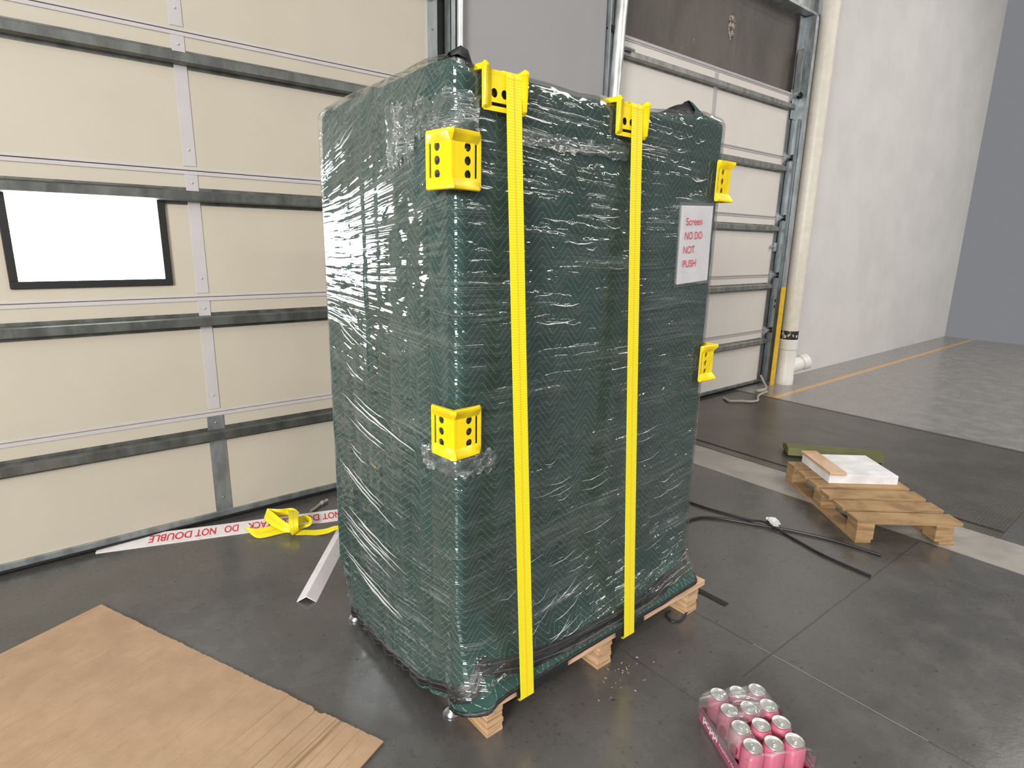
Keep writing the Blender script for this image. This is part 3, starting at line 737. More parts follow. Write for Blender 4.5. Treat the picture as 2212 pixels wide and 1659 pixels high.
# black binding tapes along the blanket edges
def tape(s0, s1, hfun, wfun, off=.003, name='binding'):
    mb = MB(); rows = []; uvr = []
    n = max(4, int((s1 - s0) / .01)); m_ = 6
    for i in range(n + 1):
        s = s0 + (s1 - s0) * i / n; h0 = hfun(s); wd = wfun(s)
        rows.append([surf(s, max(-.03, h0 + wd * k / m_), off + .0025 * math.sin(math.pi * k / m_)) - LOADLOC for k in range(m_ + 1)]); uvr.append([(s, k / m_) for k in range(m_ + 1)])
    vs, fs = mb.grid(rows); lay = mb.bm.loops.layers.uv.new('cloth'); fi = 0
    for j in range(n):
        for i in range(m_):
            f = fs[fi]; fi += 1
            for lp, (a, b) in zip(f.loops, ((j, i), (j, i + 1), (j + 1, i + 1), (j + 1, i))): lp[lay].uv = uvr[a][b]
    o = mb.build(name, 'binding', blanket, True, angle=180); return tag(o, 'black edge binding of the blanket')
nz = lambda s, k, a: a * noise.noise(Vector((s * k, 5.5, 1.7)))
tape(-LF + .10, .0, lambda s: lerp_tab([(-LF, -.004), (-.4, -.003), (-.25, .010), (-.1, .022), (0, .026)], s) + nz(s, 5, .008), lambda s: .042 + nz(s, 7, .008))
tape(-.005, .105, lambda s: lerp_tab([(0, .026), (.06, .046), (.1, .042)], s) + nz(s, 9, .004), lambda s: .042)
tape(.10, FF - .005, lambda s: lerp_tab([(0, .05), (.2, .026), (.5, .016), (.9, .018), (1.2, .034), (FF, .060)], s) + nz(s, 4, .004), lambda s: lerp_tab([(0, .04), (.3, .022), (.8, .02), (1.2, .024), (FF, .035)], s), .004)
tape(-.01, FF - .01, lambda s: -.006 + nz(s, 3, .0015), lambda s: .017, .0055)

# black film folded over the pallet's edge between the bare boards
for s0, s1 in ((.15, .395), (.655, .83)):
    mb = MB(); xa, xb = X0 + s0, X0 + s1; n = 20; rows = []
    for i in range(n + 1):
        x = xa + (xb - xa) * i / n; jj = .003 * noise.noise(Vector((x * 30, 1, 1)))
        rows.append([Vector((x, yy + jj, zz + jj)) - LOADLOC for yy, zz in ((-.030, .178), (-.040, .170), (-.042, .150), (-.040, .134), (-.030, .131), (-.02, .133))])
    mb.grid(rows); tag(mb.build('edge_cover', 'black_cloth', load, True), 'black film folded over the pallet edge')
# loose corner flaps on top
mb = MB()
random.seed(11)
def flap(mb, base, tip, wid, n=10, sag=.02):
    """soft folded flap: base point pair to tip"""
    b0, b1 = Vector(base[0]), Vector(base[1]); tip = Vector(tip); rows = []
    for j in range(n + 1):
        f = j / n; row = []
        for i in range(9):
            g = i / 8; p = b0.lerp(b1, g)
            q = p.lerp(tip, f); q += Vector((0, wid * math.sin(math.pi * g) * (1 - f * .6), sag * math.sin(math.pi * f) * (1 + .4 * math.sin(g * 9))))
            row.append(q - LOADLOC)
        rows.append(row)
    mb.grid(rows)
def ridge_flap(mb, tab, y0, y1, zb, n=20):
    """soft fold standing up from the top edge: outline table x -> z"""
    rows = []
    for i in range(n + 1):
        x = tab[0][0] + (tab[-1][0] - tab[0][0]) * i / n; z = lerp_tab(tab, x) + .002 * math.sin(x * 60)
        rows.append([Vector((x, y0, zb)) - LOADLOC, Vector((x, y0 + .004, zb + (z - zb) * .6)) - LOADLOC, Vector((x, (y0 + y1) / 2 - .01, z)) - LOADLOC, Vector((x, (y0 + y1) / 2 + .01, z - .003)) - LOADLOC, Vector((x, y1, zb)) - LOADLOC])
    mb.grid(rows)
ridge_flap(mb, [(.875, 2.118), (.90, 2.138), (.94, 2.154), (.99, 2.170), (1.02, 2.180), (1.04, 2.190)], .112, .19, 2.105)
tag(mb.build('corner_flap', 'black_cloth', load, True, angle=180), 'black lining of the loose flap at the far top corner')
mb = MB(); ridge_flap(mb, [(1.036, 2.192), (1.06, 2.186), (1.10, 2.170), (1.15, 2.155), (1.20, 2.142)], .100, .19, 2.105)
tag(mb.build('corner_flap', 'green_cloth', load, True, angle=180), 'green loose flap at the far top corner')
mb = MB()
mb.grid([[Vector(p) - LOADLOC for p in r] for r in (
    ((-.052, .125, 2.138), (-.040, .112, 2.142), (-.015, .108, 2.134), (.003, .112, 2.112)),
    ((-.050, .130, 2.146), (-.036, .100, 2.156), (-.013, .098, 2.148), (.008, .106, 2.118)),
    ((-.046, .145, 2.152), (-.030, .112, 2.165), (-.008, .108, 2.156), (.012, .116, 2.124)),
    ((-.040, .190, 2.140), (-.026, .15, 2.146), (-.0, .14, 2.140), (.016, .145, 2.118)))])
tag(mb.build('corner_flap', 'black_cloth', load, True, angle=180), 'black folded corner tip on the near top corner')
# bunched clear film near the corner protectors
def bunch(s0, s1, z0, z1, amp, seed, parent=None):
    mb = MB(); n, m_ = 26, 18; rows = []; uvr = []
    rnd = random.Random(seed); jag = [rnd.uniform(0, .22) for _ in range(80)]
    for j in range(m_ + 1):
        row = []; ur = []
        for i in range(n + 1):
            fu, fv = i / n, j / m_
            e = jag[i % 80] * (z1 - z0)
            z = z0 + e * (1 - fv) + (z1 - z0 - e) * fv; s = s0 + (s1 - s0) * fu + .03 * (fv - .5) * (jag[(j * 3) % 80])
            d = .014 + amp * (abs(noise.noise(Vector((s * 22, z * 22, seed)))) + .6 * abs(noise.noise(Vector((s * 60, z * 50, seed + 3)))))
            row.append(surf(s, z - lerp_tab(HEM, s), d, .3, True) - LOADLOC); ur.append((s, z))
        rows.append(row); uvr.append(ur)
    vs, fs = mb.grid(rows); lay = mb.bm.loops.layers.uv.new('wrap'); fi = 0
    for j in range(m_):
        for i in range(n):
            f = fs[fi]; fi += 1
            for lp, (a, b) in zip(f.loops, ((j, i), (j, i + 1), (j + 1, i + 1), (j + 1, i))): lp[lay].uv = uvr[a][b]
    return tag(mb.build('film_bunch', 'wrap_bunch', film, True, angle=60), 'crumpled loose end of clear film')
bunch(-.30, .06, 1.93, 2.06, .016, 2)
bunch(-.34, -.18, 1.86, 2.06, .014, 7)
bunch(-.16, .13, .93, 1.02, .016, 12)
bunch(.17, .70, 1.925, 1.98, .007, 21)
# rope-like gathered folds of film across the short side, whitened to carry highlight streaks
rnd = random.Random(31)
FOLDS = []
for (sa, za, sb, zb, n) in ((-.90, .535, -.17, .440, 4), (-.86, .470, -.40, .395, 2), (-.86, 1.425, -.43, 1.270, 3), (-.85, 1.345, -.55, 1.235, 2), (-.88, 1.075, -.20, .960, 3), (-.84, .985, -.36, .900, 2), (-.90, .755, -.34, .630, 3), (-.80, 1.19, -.58, 1.12, 2), (-.82, .86, -.50, .79, 2), (-.90, .325, -.25, .262, 3), (-.60, 2.03, -.86, 1.93, 2)):
    for k in range(n):
        dz = (k - (n - 1) / 2) * rnd.uniform(.016, .026); f0, f1 = rnd.uniform(0, .35), rnd.uniform(.55, 1)
        FOLDS.append((sa + (sb - sa) * f0, za + (zb - za) * f0 + dz, sa + (sb - sa) * f1, za + (zb - za) * f1 + dz, rnd.uniform(.0028, .0062)))
# fine pale folds painted as highlight streaks on the long side, rising to the right low down and level higher up
for k in range(64):
    if k < 30: z_ = rnd.uniform(.22, .95); s_ = rnd.uniform(.05, 1.16); sl = lerp_tab(SF, z_) + rnd.uniform(.02, .10)
    elif k < 40: z_ = rnd.uniform(.20, .40); s_ = rnd.uniform(.20, .42); sl = rnd.uniform(.30, .48)
    elif k < 50: z_ = rnd.uniform(1.88, 2.08); s_ = rnd.uniform(.86, 1.12); sl = rnd.uniform(-.06, .02)
    else: z_ = rnd.uniform(1.35, 2.02); s_ = rnd.uniform(.24, .72); sl = rnd.uniform(-.06, .03)
    ln = rnd.uniform(.05, .19) * (.6 if 40 <= k < 50 else 1)
    FOLDS.append((s_, z_, min(s_ + ln, 1.24), z_ + sl * ln, rnd.uniform(.0008, .0021) * (1.5 if k >= 40 else 1)))
for (sa, za, sb, zb, hw) in FOLDS:
    mb = MB(); rows = []; n = 26; sd_ = rnd.uniform(0, 50)
    for i in range(n + 1):
        f = i / n; w_ = hw * math.sin(math.pi * min(1, max(.03, f))) ** .6 * (.75 + .5 * noise.noise(Vector((f * 6, sd_, 1))))
        s_ = sa + (sb - sa) * f; z_ = za + (zb - za) * f - .010 * math.sin(math.pi * f) + .004 * noise.noise(Vector((f * 4, sd_, 3)))
        rows.append([surf(s_, z_ + w_ * g - lerp_tab(HEM, s_), .0118 + max(.0004, w_ * .75 * (1 - g * g)), .08, True) - LOADLOC for g in (-1, -.5, 0, .5, 1)])
    mb.grid(rows); mb.build('film_fold', 'fold', film, True, angle=180)
# levelling feet
for i, (fx, fy) in enumerate(((-.027, .172), (-.060, .895))):
    a = MB(); a.lathe([(.0, 0), (.032, 0), (.034, .004), (.033, .010), (.022, .020), (.013, .030), (.012, .036), (0, .036)], (0, 0, 0), 32)
    f = a.build('levelling_foot', 'chrome', load, True, (fx - LOADLOC.x, fy - LOADLOC.y, 0))
    a = MB(); a.lathe([(.015, .037), (.0165, .039), (.0165, .052), (.015, .054)], (0, 0, 0), 6); a.build('hex_nut', 'chrome', f)
    a = MB(); a.lathe([(.008, .03), (.008, .16)], (0, 0, 0), 14); a.build('threaded_stem', 'chrome', f, True)

# ------------------------------------------------------------------ corner protectors
def protector_mesh():
    ang = math.radians(95); A = Vector((1, 0, 0)); B = Vector((math.cos(ang), math.sin(ang), 0)); V = Vector((0, 0, 1))
    nA = Vector((0, -1, 0)); nB = Vector((-math.sin(ang), math.cos(ang), 0)); th = .0035; L = .102; W = .0775
    mb = MB()
    def plate(d, nrm, flip):
        outer = [(0.0, -W), (L - .006, -W), (L, -W + .006), (L, W - .006), (L - .006, W), (0.0, W)]
        loops = [outer]
        for vc in (-.036, 0, .036):
            loops.append([(.055 + .0122 * math.cos(t), vc + .0122 * math.sin(t)) for t in [2 * math.pi * k / 18 for k in range(18)]])
        loops.append([(.079, -.053), (.0885, -.053), (.0885, .053), (.079, .053)])
        flat = [p for l in loops for p in l]
        tris = tessellate_polygon([[Vector((p[0], p[1], 0)) for p in l] for l in loops])
        top = [mb.bm.verts.new(d * p[0] + V * p[1] + nrm * th) for p in flat]; bot = [mb.bm.verts.new(d * p[0] + V * p[1]) for p in flat]
        for t in tris:
            mb.bm.faces.new([top[i] for i in t]); mb.bm.faces.new([bot[i] for i in reversed(t)])
        o = 0
        for l in loops:
            n = len(l)
            for i in range(n):
                a, b = o + i, o + (i + 1) % n
                mb.bm.faces.new((top[a], top[b], bot[b], bot[a]))
            o += n
    plate(A, nA, False); plate(B, nB, True)
    # raised end flanges, highest at the corner, fading towards the tips
    bis = (nA + nB).normalized(); stations = []
    for u, h in ((.098, .004), (.091, .011), (.05, .015), (.0, .017)): stations.append((A * u, nA, h))
    for k in (.25, .5, .75): stations.append((Vector((0, 0, 0)) + (nA * (1 - k) + nB * k).normalized() * .001, (nA * (1 - k) + nB * k).normalized(), .0215))
    for u, h in ((.0, .017), (.05, .015), (.091, .011), (.098, .004)): stations.append((B * u, nB, h))
    for sg in (-1, 1):
        rows = []
        for p, nn, h in stations:
            rows.append([p + V * sg * W, p + V * sg * (W + .0005) + nn * (h * .8), p + V * sg * (W - .002) + nn * h, p + V * sg * (W - .008) + nn * h, p + V * sg * (W - .013) + nn * max(.003, h * .88), p + V * sg * (W - .031) + nn * .0034, p + V * sg * (W - .033) + nn * .002])
        vs, fs = mb.grid(rows)
        mb.bm.faces.new(vs[0]); mb.bm.faces.new(vs[-1])
    # rounded ridge along the corner
    rows = []
    for vz in (-W + .022, W - .022): rows.append([A * .012 + nA * .003 + V * vz, A * .004 + nA * .0045 + V * vz, bis * .0055 + V * vz, B * .004 + nB * .0045 + V * vz, B * .012 + nB * .003 + V * vz])
    mb.grid(rows)
    bmesh.ops.recalc_face_normals(mb.bm, faces=mb.bm.faces[:])
    me = bpy.data.meshes.new('corner_protector'); mb.bm.to_mesh(me); mb.bm.free(); return me
PM = protector_mesh(); PM.materials.append(M['yellow_plastic'])
PM.polygons.foreach_set('use_smooth', [True] * len(PM.polygons)); PM.set_sharp_from_angle(angle=math.radians(32))
def protector(loc, a, v, label, turn=0):
    o = bpy.data.objects.new('corner_protector', PM); COL.objects.link(o)
    a, v = Vector(a), Vector(v); b = v.cross(a)
    R_ = Matrix((a, b, v)).transposed()
    R_ = Matrix.Rotation(math.radians(turn), 3, v) @ R_
    o.matrix_world = Matrix.Translation(loc) @ R_.to_4x4()
    tag(o, label, 'corner protector', 'yellow plastic corner protectors'); return o
protector((-.087, .073, 1.868), (1, 0, 0), (0, 0, 1), 'yellow corner protector on the upper near vertical edge of the load', 4)
protector((-.080, .075, 1.086), (1, 0, 0), (0, 0, 1), 'yellow corner protector halfway down the near vertical edge', 3)
protector((1.264, .073, 1.905), (0, 1, 0), (0, 0, 1), 'yellow corner protector on the far right edge above the paper sign', -2)
protector((1.268, .073, 1.162), (0, 1, 0), (0, 0, 1), 'yellow corner protector on the right edge below the paper sign', -2)
protector((.092, .076, 2.109), (0, 0, -1), (1, 0, 0), 'yellow corner protector over the top edge under the left strap', -1)
protector((.641, .076, 2.107), (0, 0, -1), (1, 0, 0), 'yellow corner protector over the top edge under the right strap', -1)

# ------------------------------------------------------------------ straps
def ribbon(name, edges, mat='strap', sub=6, th=.0022, parent=None):
    """edges: list of (left point, right point); a thin webbing with uv 'strap'"""
    Ls = catmull([Vector(e[0]) for e in edges], sub); Rs = catmull([Vector(e[1]) for e in edges], sub)
    mb = MB(); W_ = 8; top = []; uvr = []; d = 0; pv = None
    for l, r in zip(Ls, Rs):
        mid = (l + r) / 2
        if pv is not None: d += (mid - pv).length
        pv = mid; top.append([l.lerp(r, k / W_) for k in range(W_ + 1)]); uvr.append([(k / W_, d) for k in range(W_ + 1)])
    n = len(top); nr = []
    for j in range(n):
        t = (top[min(j + 1, n - 1)][4] - top[max(j - 1, 0)][4]); a = top[j][-1] - top[j][0]
        q = t.cross(a); nr.append(q.normalized() if q.length > 1e-9 else (nr[-1] if nr else Vector((0, 0, 1))))
    bot = [[p - nr[j] * th for p in top[j]] for j in range(n)]
    lay = mb.bm.loops.layers.uv.new('strap')
    for rows in (top, bot):
        vs, fs = mb.grid(rows); fi = 0
        for j in range(n - 1):
            for i in range(W_):
                f = fs[fi]; fi += 1
                for lp, (a, b) in zip(f.loops, ((j, i), (j, i + 1), (j + 1, i + 1), (j + 1, i))): lp[lay].uv = uvr[a][b]
        if rows is top: tv = vs
    for i in (0, W_):
        for j in range(n - 1):
            f = mb.bm.faces.new((tv[j][i], tv[j + 1][i], vs[j + 1][i], vs[j][i]))
            for lp, jj in zip(f.loops, (j, j + 1, j + 1, j)): lp[lay].uv = (i / W_, uvr[jj][0][1])
    for j in (0, n - 1):
        for i in range(W_):
            f = mb.bm.faces.new((tv[j][i], tv[j][i + 1], vs[j][i + 1], vs[j][i]))
            for lp in f.loops: lp[lay].uv = (.1, uvr[j][0][1])
    return mb.build(name, mat, parent, True, angle=50)
def tie(xt, wt, xb, wb, label):
    y_t, y_b = .068, -.046
    E_ = []
    def ed(xc, w_, y, z): E_.append(((xc - w_ / 2, y, z), (xc + w_ / 2, y, z)))
    ed(xb, wb, .10, .128); ed(xb, wb, .0, .126); ed(xb, wb, -.036, .127); ed(xb, wb, y_b - .001, .134); ed(xb, wb, y_b, .165)
    for f in (.15, .3, .45, .6, .75, .9): ed(xb + (xt - xb) * f, wb + (wt - wb) * f, y_b + (y_t - y_b) * f ** .95, .165 + 1.885 * f)
    ed(xt, wt, y_t, 2.075); ed(xt, wt, .069, 2.103); ed(xt, wt, .083, 2.1165); ed(xt, wt, .13, 2.119); ed(xt, wt, .25, 2.128); ed(xt, wt, .5, 2.135); ed(xt, wt, .9, 2.142)
    o = ribbon('tie_down_strap', E_, sub=5)
    tag(o, label, 'strap', 'yellow tie-down straps over the load')
tie(.121, .055, .1345, .058, 'left yellow tie-down strap running down the front of the load')
tie(.661, .055, .6715, .059, 'right yellow tie-down strap running down the front of the load')

# ------------------------------------------------------------------ paper sign
pc = [Vector(p) for p in ((.966, .077, 1.801), (1.176, .077, 1.809), (1.181, .077, 1.515), (.973, .077, 1.502))]   # TL TR BR BL
org = pc[3]
sg = thing('paper_sign', 'white paper sign with red printed words on the film', 'sign', org)
mb = MB(); rows = []
for j in range(13):
    fv = j / 12
    rows.append([(pc[3].lerp(pc[0], fv)).lerp(pc[2].lerp(pc[1], fv), i / 8) + Vector((0, .0005 * math.sin(i * .7 + j * .4), 0)) - org for i in range(9)])
vs, fs = mb.grid(rows)
bmesh.ops.solidify(mb.bm, geom=mb.bm.faces[:], thickness=.0006)
mb.build('sheet', 'paper', sg, True, angle=60)
ux = ((pc[1] - pc[0]) + (pc[2] - pc[3])).normalized(); uy = ((pc[0] - pc[3]) + (pc[1] - pc[2])).normalized()
PW, PH = .2095, .2965
ms = []
for body, u, v, wfrac in (('Screen', .145, .755, .51), ('NO DO', .135, .575, .55), ('NOT', .12, .395, .35), ('PUSH', .125, .215, .42)):
    o2 = (pc[3].lerp(pc[2], u)).lerp(pc[0].lerp(pc[1], u), v) - org + Vector((0, -.0035, 0))
    mt = Matrix.Identity(4); nz_ = Vector((0, -1, 0))
    for i in range(3): mt[i][0] = ux[i]; mt[i][1] = uy[i]; mt[i][2] = nz_[i]
    mt.translation = o2
    ms.append(text_mesh(body, mt, wfrac * PW, .094 * PH, .0, 0))
for me in ms: link('lettering', me, 'red_ink', sg)
sl_m = MB()
rows = [[(pc[3].lerp(pc[0], fv)).lerp(pc[2].lerp(pc[1], fv), fu) + Vector((0, .003, 0)) - org for fu in (-.05, .5, 1.05)] for fv in (-.04, .5, 1.04)]
vs, fs = sl_m.grid(rows); lay = sl_m.bm.loops.layers.uv.new('wrap')
for f in fs:
    for lp in f.loops: lp[lay].uv = (lp.vert.co.x * .5, lp.vert.co.z * .5)
tag(sl_m.build('clear_sleeve', 'wrap', sg), 'clear plastic sleeve behind the sheet')

# ------------------------------------------------------------------ soda tray
TW = Vector((.668, -.455, 0)); UC = Vector((.8694, -.4941, 0)); UR = Vector((-.5125, -.8587, 0)); PITCH = .0722; CH = .133
def can_parts(root, turn):
    a = MB(); R0 = .0352
    a.lathe([(.0, .004), (.021, .004), (.0235, 0), (.027, .003), (.0335, .012), (R0, .019), (R0, .104), (.0345, .110), (.0315, .118), (.0285, .125), (.0282, .1268), (.0, .1255)], (0, 0, 0), 40)
    a.build('can_body', 'can_pink', root, True)
    a = MB(); a.lathe([(.0280, .1270), (.0292, .1290), (.0296, .1310), (.0288, .1325), (.0274, .1318), (.0262, .1262), (.0250, .1250), (.0235, .1268), (.0, .1268)], (0, 0, 0), 40)
    lid = a.build('lid', 'can_lid', root, True)
    a = MB(); outer = []
    def oval(cx, rx, ry, n=18): return [(cx + rx * math.cos(2 * math.pi * k / n), ry * math.sin(2 * math.pi * k / n)) for k in range(n)]
    tabo, hole = oval(.003, .0125, .0078), oval(.0085, .0048, .0045)
    tri = tessellate_polygon([[Vector((*p, 0)) for p in tabo], [Vector((*p, 0)) for p in hole]])
    flat = tabo + hole; ct, st_ = math.cos(turn), math.sin(turn)
    def P(p, z): return Vector((p[0] * ct - p[1] * st_, p[0] * st_ + p[1] * ct, z + .08 * p[0]))
    tv = [a.bm.verts.new(P(p, .1304)) for p in flat]; bv = [a.bm.verts.new(P(p, .1288)) for p in flat]
    for t in tri: a.bm.faces.new([tv[i] for i in t]); a.bm.faces.new([bv[i] for i in reversed(t)])
    for o_, n in ((0, 18), (18, 18)):
        for i in range(n):
            k = (i + 1) % n; a.bm.faces.new((tv[o_ + i], tv[o_ + k], bv[o_ + k], bv[o_ + i]))
    a.lathe([(.0032, .1268), (.0032, .1312), (.0022, .1318)], (-.003 * ct, -.003 * st_, 0), 12)
    a.build('pull_tab', 'can_lid', lid)
rown = ['in the row farthest from the camera', 'in the second row from the load', 'in the third row from the load', 'in the row nearest the camera']
coln = ['left', 'middle', 'right']
turns = [-.9, 2.2, -.7, -.9, -.4, 2.0, .9, 1.9, .9, .9, .6, 1.0]
proto = None
for r in range(4):
    for c in range(3):
        pos = TW + UC * (c * PITCH) + UR * (r * PITCH * 1.02) + Vector((0, 0, .003))
        root = thing('soda_can', f'{coln[c]} pink soda can {rown[r]} of the tray', 'can', pos, 0, 'pink soda cans in the tray')
        can_parts(root, turns[r * 3 + c])
        if c == 0 and r in (1, 2):          # printed fruit on the label
            mb = MB(); rows = []; R1 = .0356; a0 = math.atan2(-UC.y, -UC.x) + .55
            n = 12
            for j in range(n + 1):
                f = j / n; hw = .40 * math.sin(math.pi * (f * .86 + .09)) ** .8
                rows.append([Vector((R1 * math.cos(a0 + hw * g), R1 * math.sin(a0 + hw * g), .045 + .045 * f)) for g in [-1 + .25 * q for q in range(9)]])
            mb.grid(rows); mb.build('printed_berry', 'berry', root, True)
# tray
ty = math.atan2(UC.y, UC.x)
tr = thing('can_tray', 'pink cardboard tray holding twelve soda cans', 'tray', TW, ty)
# local x along the can columns, local y opposite to the rows
xa, xb, yb_, yf = -.042, 2 * PITCH + .042, .042, -3 * PITCH * 1.02 - .042
a = MB(); a.box(xa, xb, yf, yb_, .0005, .0025); a.build('tray_base', 'tray_pink', tr)
for (p0, p1) in (((xa, yf), (xa + .003, yb_)), ((xb - .003, yf), (xb, yb_)), ((xa + .003, yf), (xb - .003, yf + .003)), ((xa + .003, yb_ - .003), (xb - .003, yb_))):
    a = MB(); a.box(p0[0], p1[0], p0[1], p1[1], .0025, .056, .0008); a.build('tray_wall', 'tray_pink', tr)
mt = Matrix(((0, 0, -1, xa - .0006), (-1, 0, 0, yb_ - .030), (0, 1, 0, .020), (0, 0, 0, 1)))
me = text_mesh('poppi', mt, .098, .030, .028, 0); link('lettering', me, 'white_ink', tr)
mt = Matrix(((0, 0, -1, xa - .0006), (-1, 0, 0, yb_ - .140), (0, 1, 0, .022), (0, 0, 0, 1)))
me = text_mesh('Raspberry Rose', mt, .11, .012, .0, 0, shear=.3); link('lettering', me, 'white_ink', tr)
# torn shrink film over the cans
mb = MB(); rows = []; uvr = []; n, m_ = 44, 60
def film_pt(u, v):
    # u: -1 .. 1 around across (outside parts hang down), v along rows from the back
    x = xa - .004 + (xb - xa + .008) * max(0, min(1, u)); y = yb_ + .003 - (yb_ - yf) * max(0, min(1, v))
    z = CH + .006
    gx, gy = (x / PITCH) , (-y / (PITCH * 1.02))
    sag = (1 - math.cos(2 * math.pi * gx)) * .5 + (1 - math.cos(2 * math.pi * gy)) * .5
    z -= .010 * sag * .6
    edge = min(max(0, min(1, u)), 1 - max(0, min(1, u))) * (xb - xa); edgv = max(0, min(1, v)) * (yb_ - yf)
    z -= .020 * (max(0, 1 - edge / .02) ** 2) + .02 * (max(0, 1 - edgv / .02) ** 2)
    if u < 0: z += u * .30
    if u > 1: z -= (u - 1) * .30
    if v < 0: z += v * .30
    return Vector((x, y, max(z, .03) + .002 * noise.noise(Vector((x * 60, y * 60, 2)))))
us = [-.25, -.18, -.12, -.06] + [i / n for i in range(n + 1)] + [1.06, 1.12, 1.18, 1.25]
vs_ = [-.25, -.18, -.12, -.06] + [j / m_ for j in range(m_ + 1)]
G = [[film_pt(u, v) for u in us] for v in vs_]
vv = [[mb.bm.verts.new(p) for p in row] for row in G]; lay = mb.bm.loops.layers.uv.new('wrap')
for j in range(len(vs_) - 1):
    for i in range(len(us) - 1):
        u, v = (us[i] + us[i + 1]) / 2, (vs_[j] + vs_[j + 1]) / 2
        tear = .76 - .22 * max(0, min(1, u)) + .03 * noise.noise(Vector((u * 9, 3, 3)))
        hole = (u > .30 and v > tear - .12) or v > .80 + .03 * noise.noise(Vector((u * 8, 1, 1)))
        if hole and not (v > .97 + .03 * noise.noise(Vector((u * 7, 9, 1)))) and not (u > 1.05): continue
        f = mb.bm.faces.new((vv[j][i], vv[j][i + 1], vv[j + 1][i + 1], vv[j + 1][i]))
        for lp in f.loops: lp[lay].uv = (lp.vert.co.x, lp.vert.co.y + lp.vert.co.z)
for v in [v for v in mb.bm.verts if not v.link_faces]: mb.bm.verts.remove(v)
o = mb.build('shrink_film', 'shrink', None, True, TW, angle=180); o.rotation_euler = (0, 0, ty)
tag(o, 'torn clear shrink film stretched over the pink cans', 'plastic film')

# ------------------------------------------------------------------ loose things on the floor
# cardboard sheet, long edge towards the load
cd_o = Vector((-.286, .200, 0)); ex = Vector((-.314, .719, 0)).normalized(); ey = Vector((-.9164, -.4002, 0)).normalized()
mb = MB(); rnd = random.Random(5); pts = []
for k in range(150):
    q = k / 149 * 1.62
    tear = rnd.uniform(-.0018, .0018) + .004 * noise.noise(Vector((q * 9, 2, 2))) - (.008 if .27 < q < .31 else 0) + (.005 if .44 < q < .50 else 0)
    pts.append(Vector((tear, q, .004)))
pts += [Vector((-1.25, 1.62, .004)), Vector((-1.25, 0, .004))] + [Vector((-1.25 + k * .06, rnd.uniform(-.003, .003), .004)) for k in range(1, 20)]
mb.prism(pts, (0, 0, .006))
cs = mb.build('cardboard_sheet', 'card', None, False, cd_o)
cs.rotation_euler = (0, 0, math.atan2(-ey.y, -ey.x))
tag(cs, 'torn brown corrugated cardboard sheet flat on the floor', 'cardboard')

# white angled edge board leaning out from behind the load
d = Vector((.615, .789, 0)).normalized(); sd = Vector((d.y, -d.x, 0)); p0 = Vector((-.188, 1.150, 0)); Lb = .72
mb = MB(); W2 = .047; H2 = .030; tk = .004
prof = [(-W2, 0), (0, H2), (W2, 0), (W2 - .006, 0), (0, H2 - .005), (-W2 + .006, 0)]
mb.prism([p0 + sd * a + Vector((0, 0, b + .001)) for a, b in prof], d * Lb)
tag(mb.build('edge_board', 'white_board'), 'white folded cardboard edge board lying beside the left of the load', 'edge protector')

# printed edge board by the door
bd = Vector((.945, -.325, 0)).normalized(); bs = Vector((-bd.y, bd.x, 0))
bc = Vector((.012, 1.997, 0)); eb = thing('printed_edge_board', 'long white board with red printed words by the cream door', 'edge protector', bc, math.atan2(bd.y, bd.x))
mb = MB(); mb.prism([(-.95, -.056, .004), (-.95, .056, .024), (-.95, .058, .021), (-.95, -.052, .000), (-.95, -.056, .000)], (1.55, 0, 0))
mb.build('board', 'white_board', eb)
sl_ = .02 / .112; nz2 = Vector((0, -sl_, 1)).normalized()
yv = Vector((0, 1, sl_)).normalized()
# the words read upside-down from the camera, right to left
ms = []
def word(body, xr, wd):
    mt = Matrix.Identity(4)
    for i in range(3): mt[i][0] = (-1, 0, 0)[i]; mt[i][1] = -yv[i]; mt[i][2] = nz2[i]
    mt.translation = Vector((xr, .030, .0197)) + nz2 * .0012
    ms.append(text_mesh(body, mt, wd, .062, .012, 0))

for body, xr, wd in (('NOT', .311, .104), ('DOUBLE', .187, .211), ('STACK', -.057, .152), ('DO', -.259, .073), ('NOT', -.376, .104), ('DOUBLE', -.500, .211), ('DO', .435, .073)): word(body, xr, wd)
for me in ms: link('lettering', me, 'red_ink', eb)

# loose knotted strap on the printed board
TAIL = [((-.222, 2.012, .045), (-.206, 2.003, .026)), ((-.195, 1.982, .040), (-.196, 1.937, .012)), ((-.160, 1.963, .035), (-.172, 1.902, .004)), ((-.110, 1.951, .035), (-.117, 1.886, .004)), ((-.065, 1.950, .036), (-.073, 1.880, .006)), ((-.043, 1.905, .030), (-.028, 1.862, .010)), ((.0, 1.87, .024), (.01, 1.83, .010)), ((.014, 1.856, .016), (.003, 1.817, .004)), ((.060, 1.828, .012), (.050, 1.783, .003)), ((.113, 1.789, .012), (.101, 1.742, .003)), ((.159, 1.748, .024), (.148, 1.708, .015)), ((.188, 1.716, .042), (.179, 1.681, .034)), ((.227, 1.688, .050), (.222, 1.670, .041)), ((.279, 1.683, .050), (.274, 1.666, .041))]
LOOP = [((.058, 1.895, .095), (.020, 1.905, .088)), ((.058, 1.960, .094), (.018, 1.968, .075)), ((.042, 1.996, .092), (.026, 1.997, .052)), ((-.005, 2.006, .095), (-.018, 2.016, .052)), ((-.044, 2.038, .095), (-.065, 2.036, .052)), ((-.066, 2.072, .091), (-.090, 2.058, .050)), ((-.062, 2.046, .092), (-.102, 2.000, .049)), ((-.051, 1.941, .088), (-.085, 1.907, .044)), ((-.039, 1.871, .082), (-.061, 1.852, .036)), ((-.022, 1.840, .070), (-.029, 1.817, .028))]
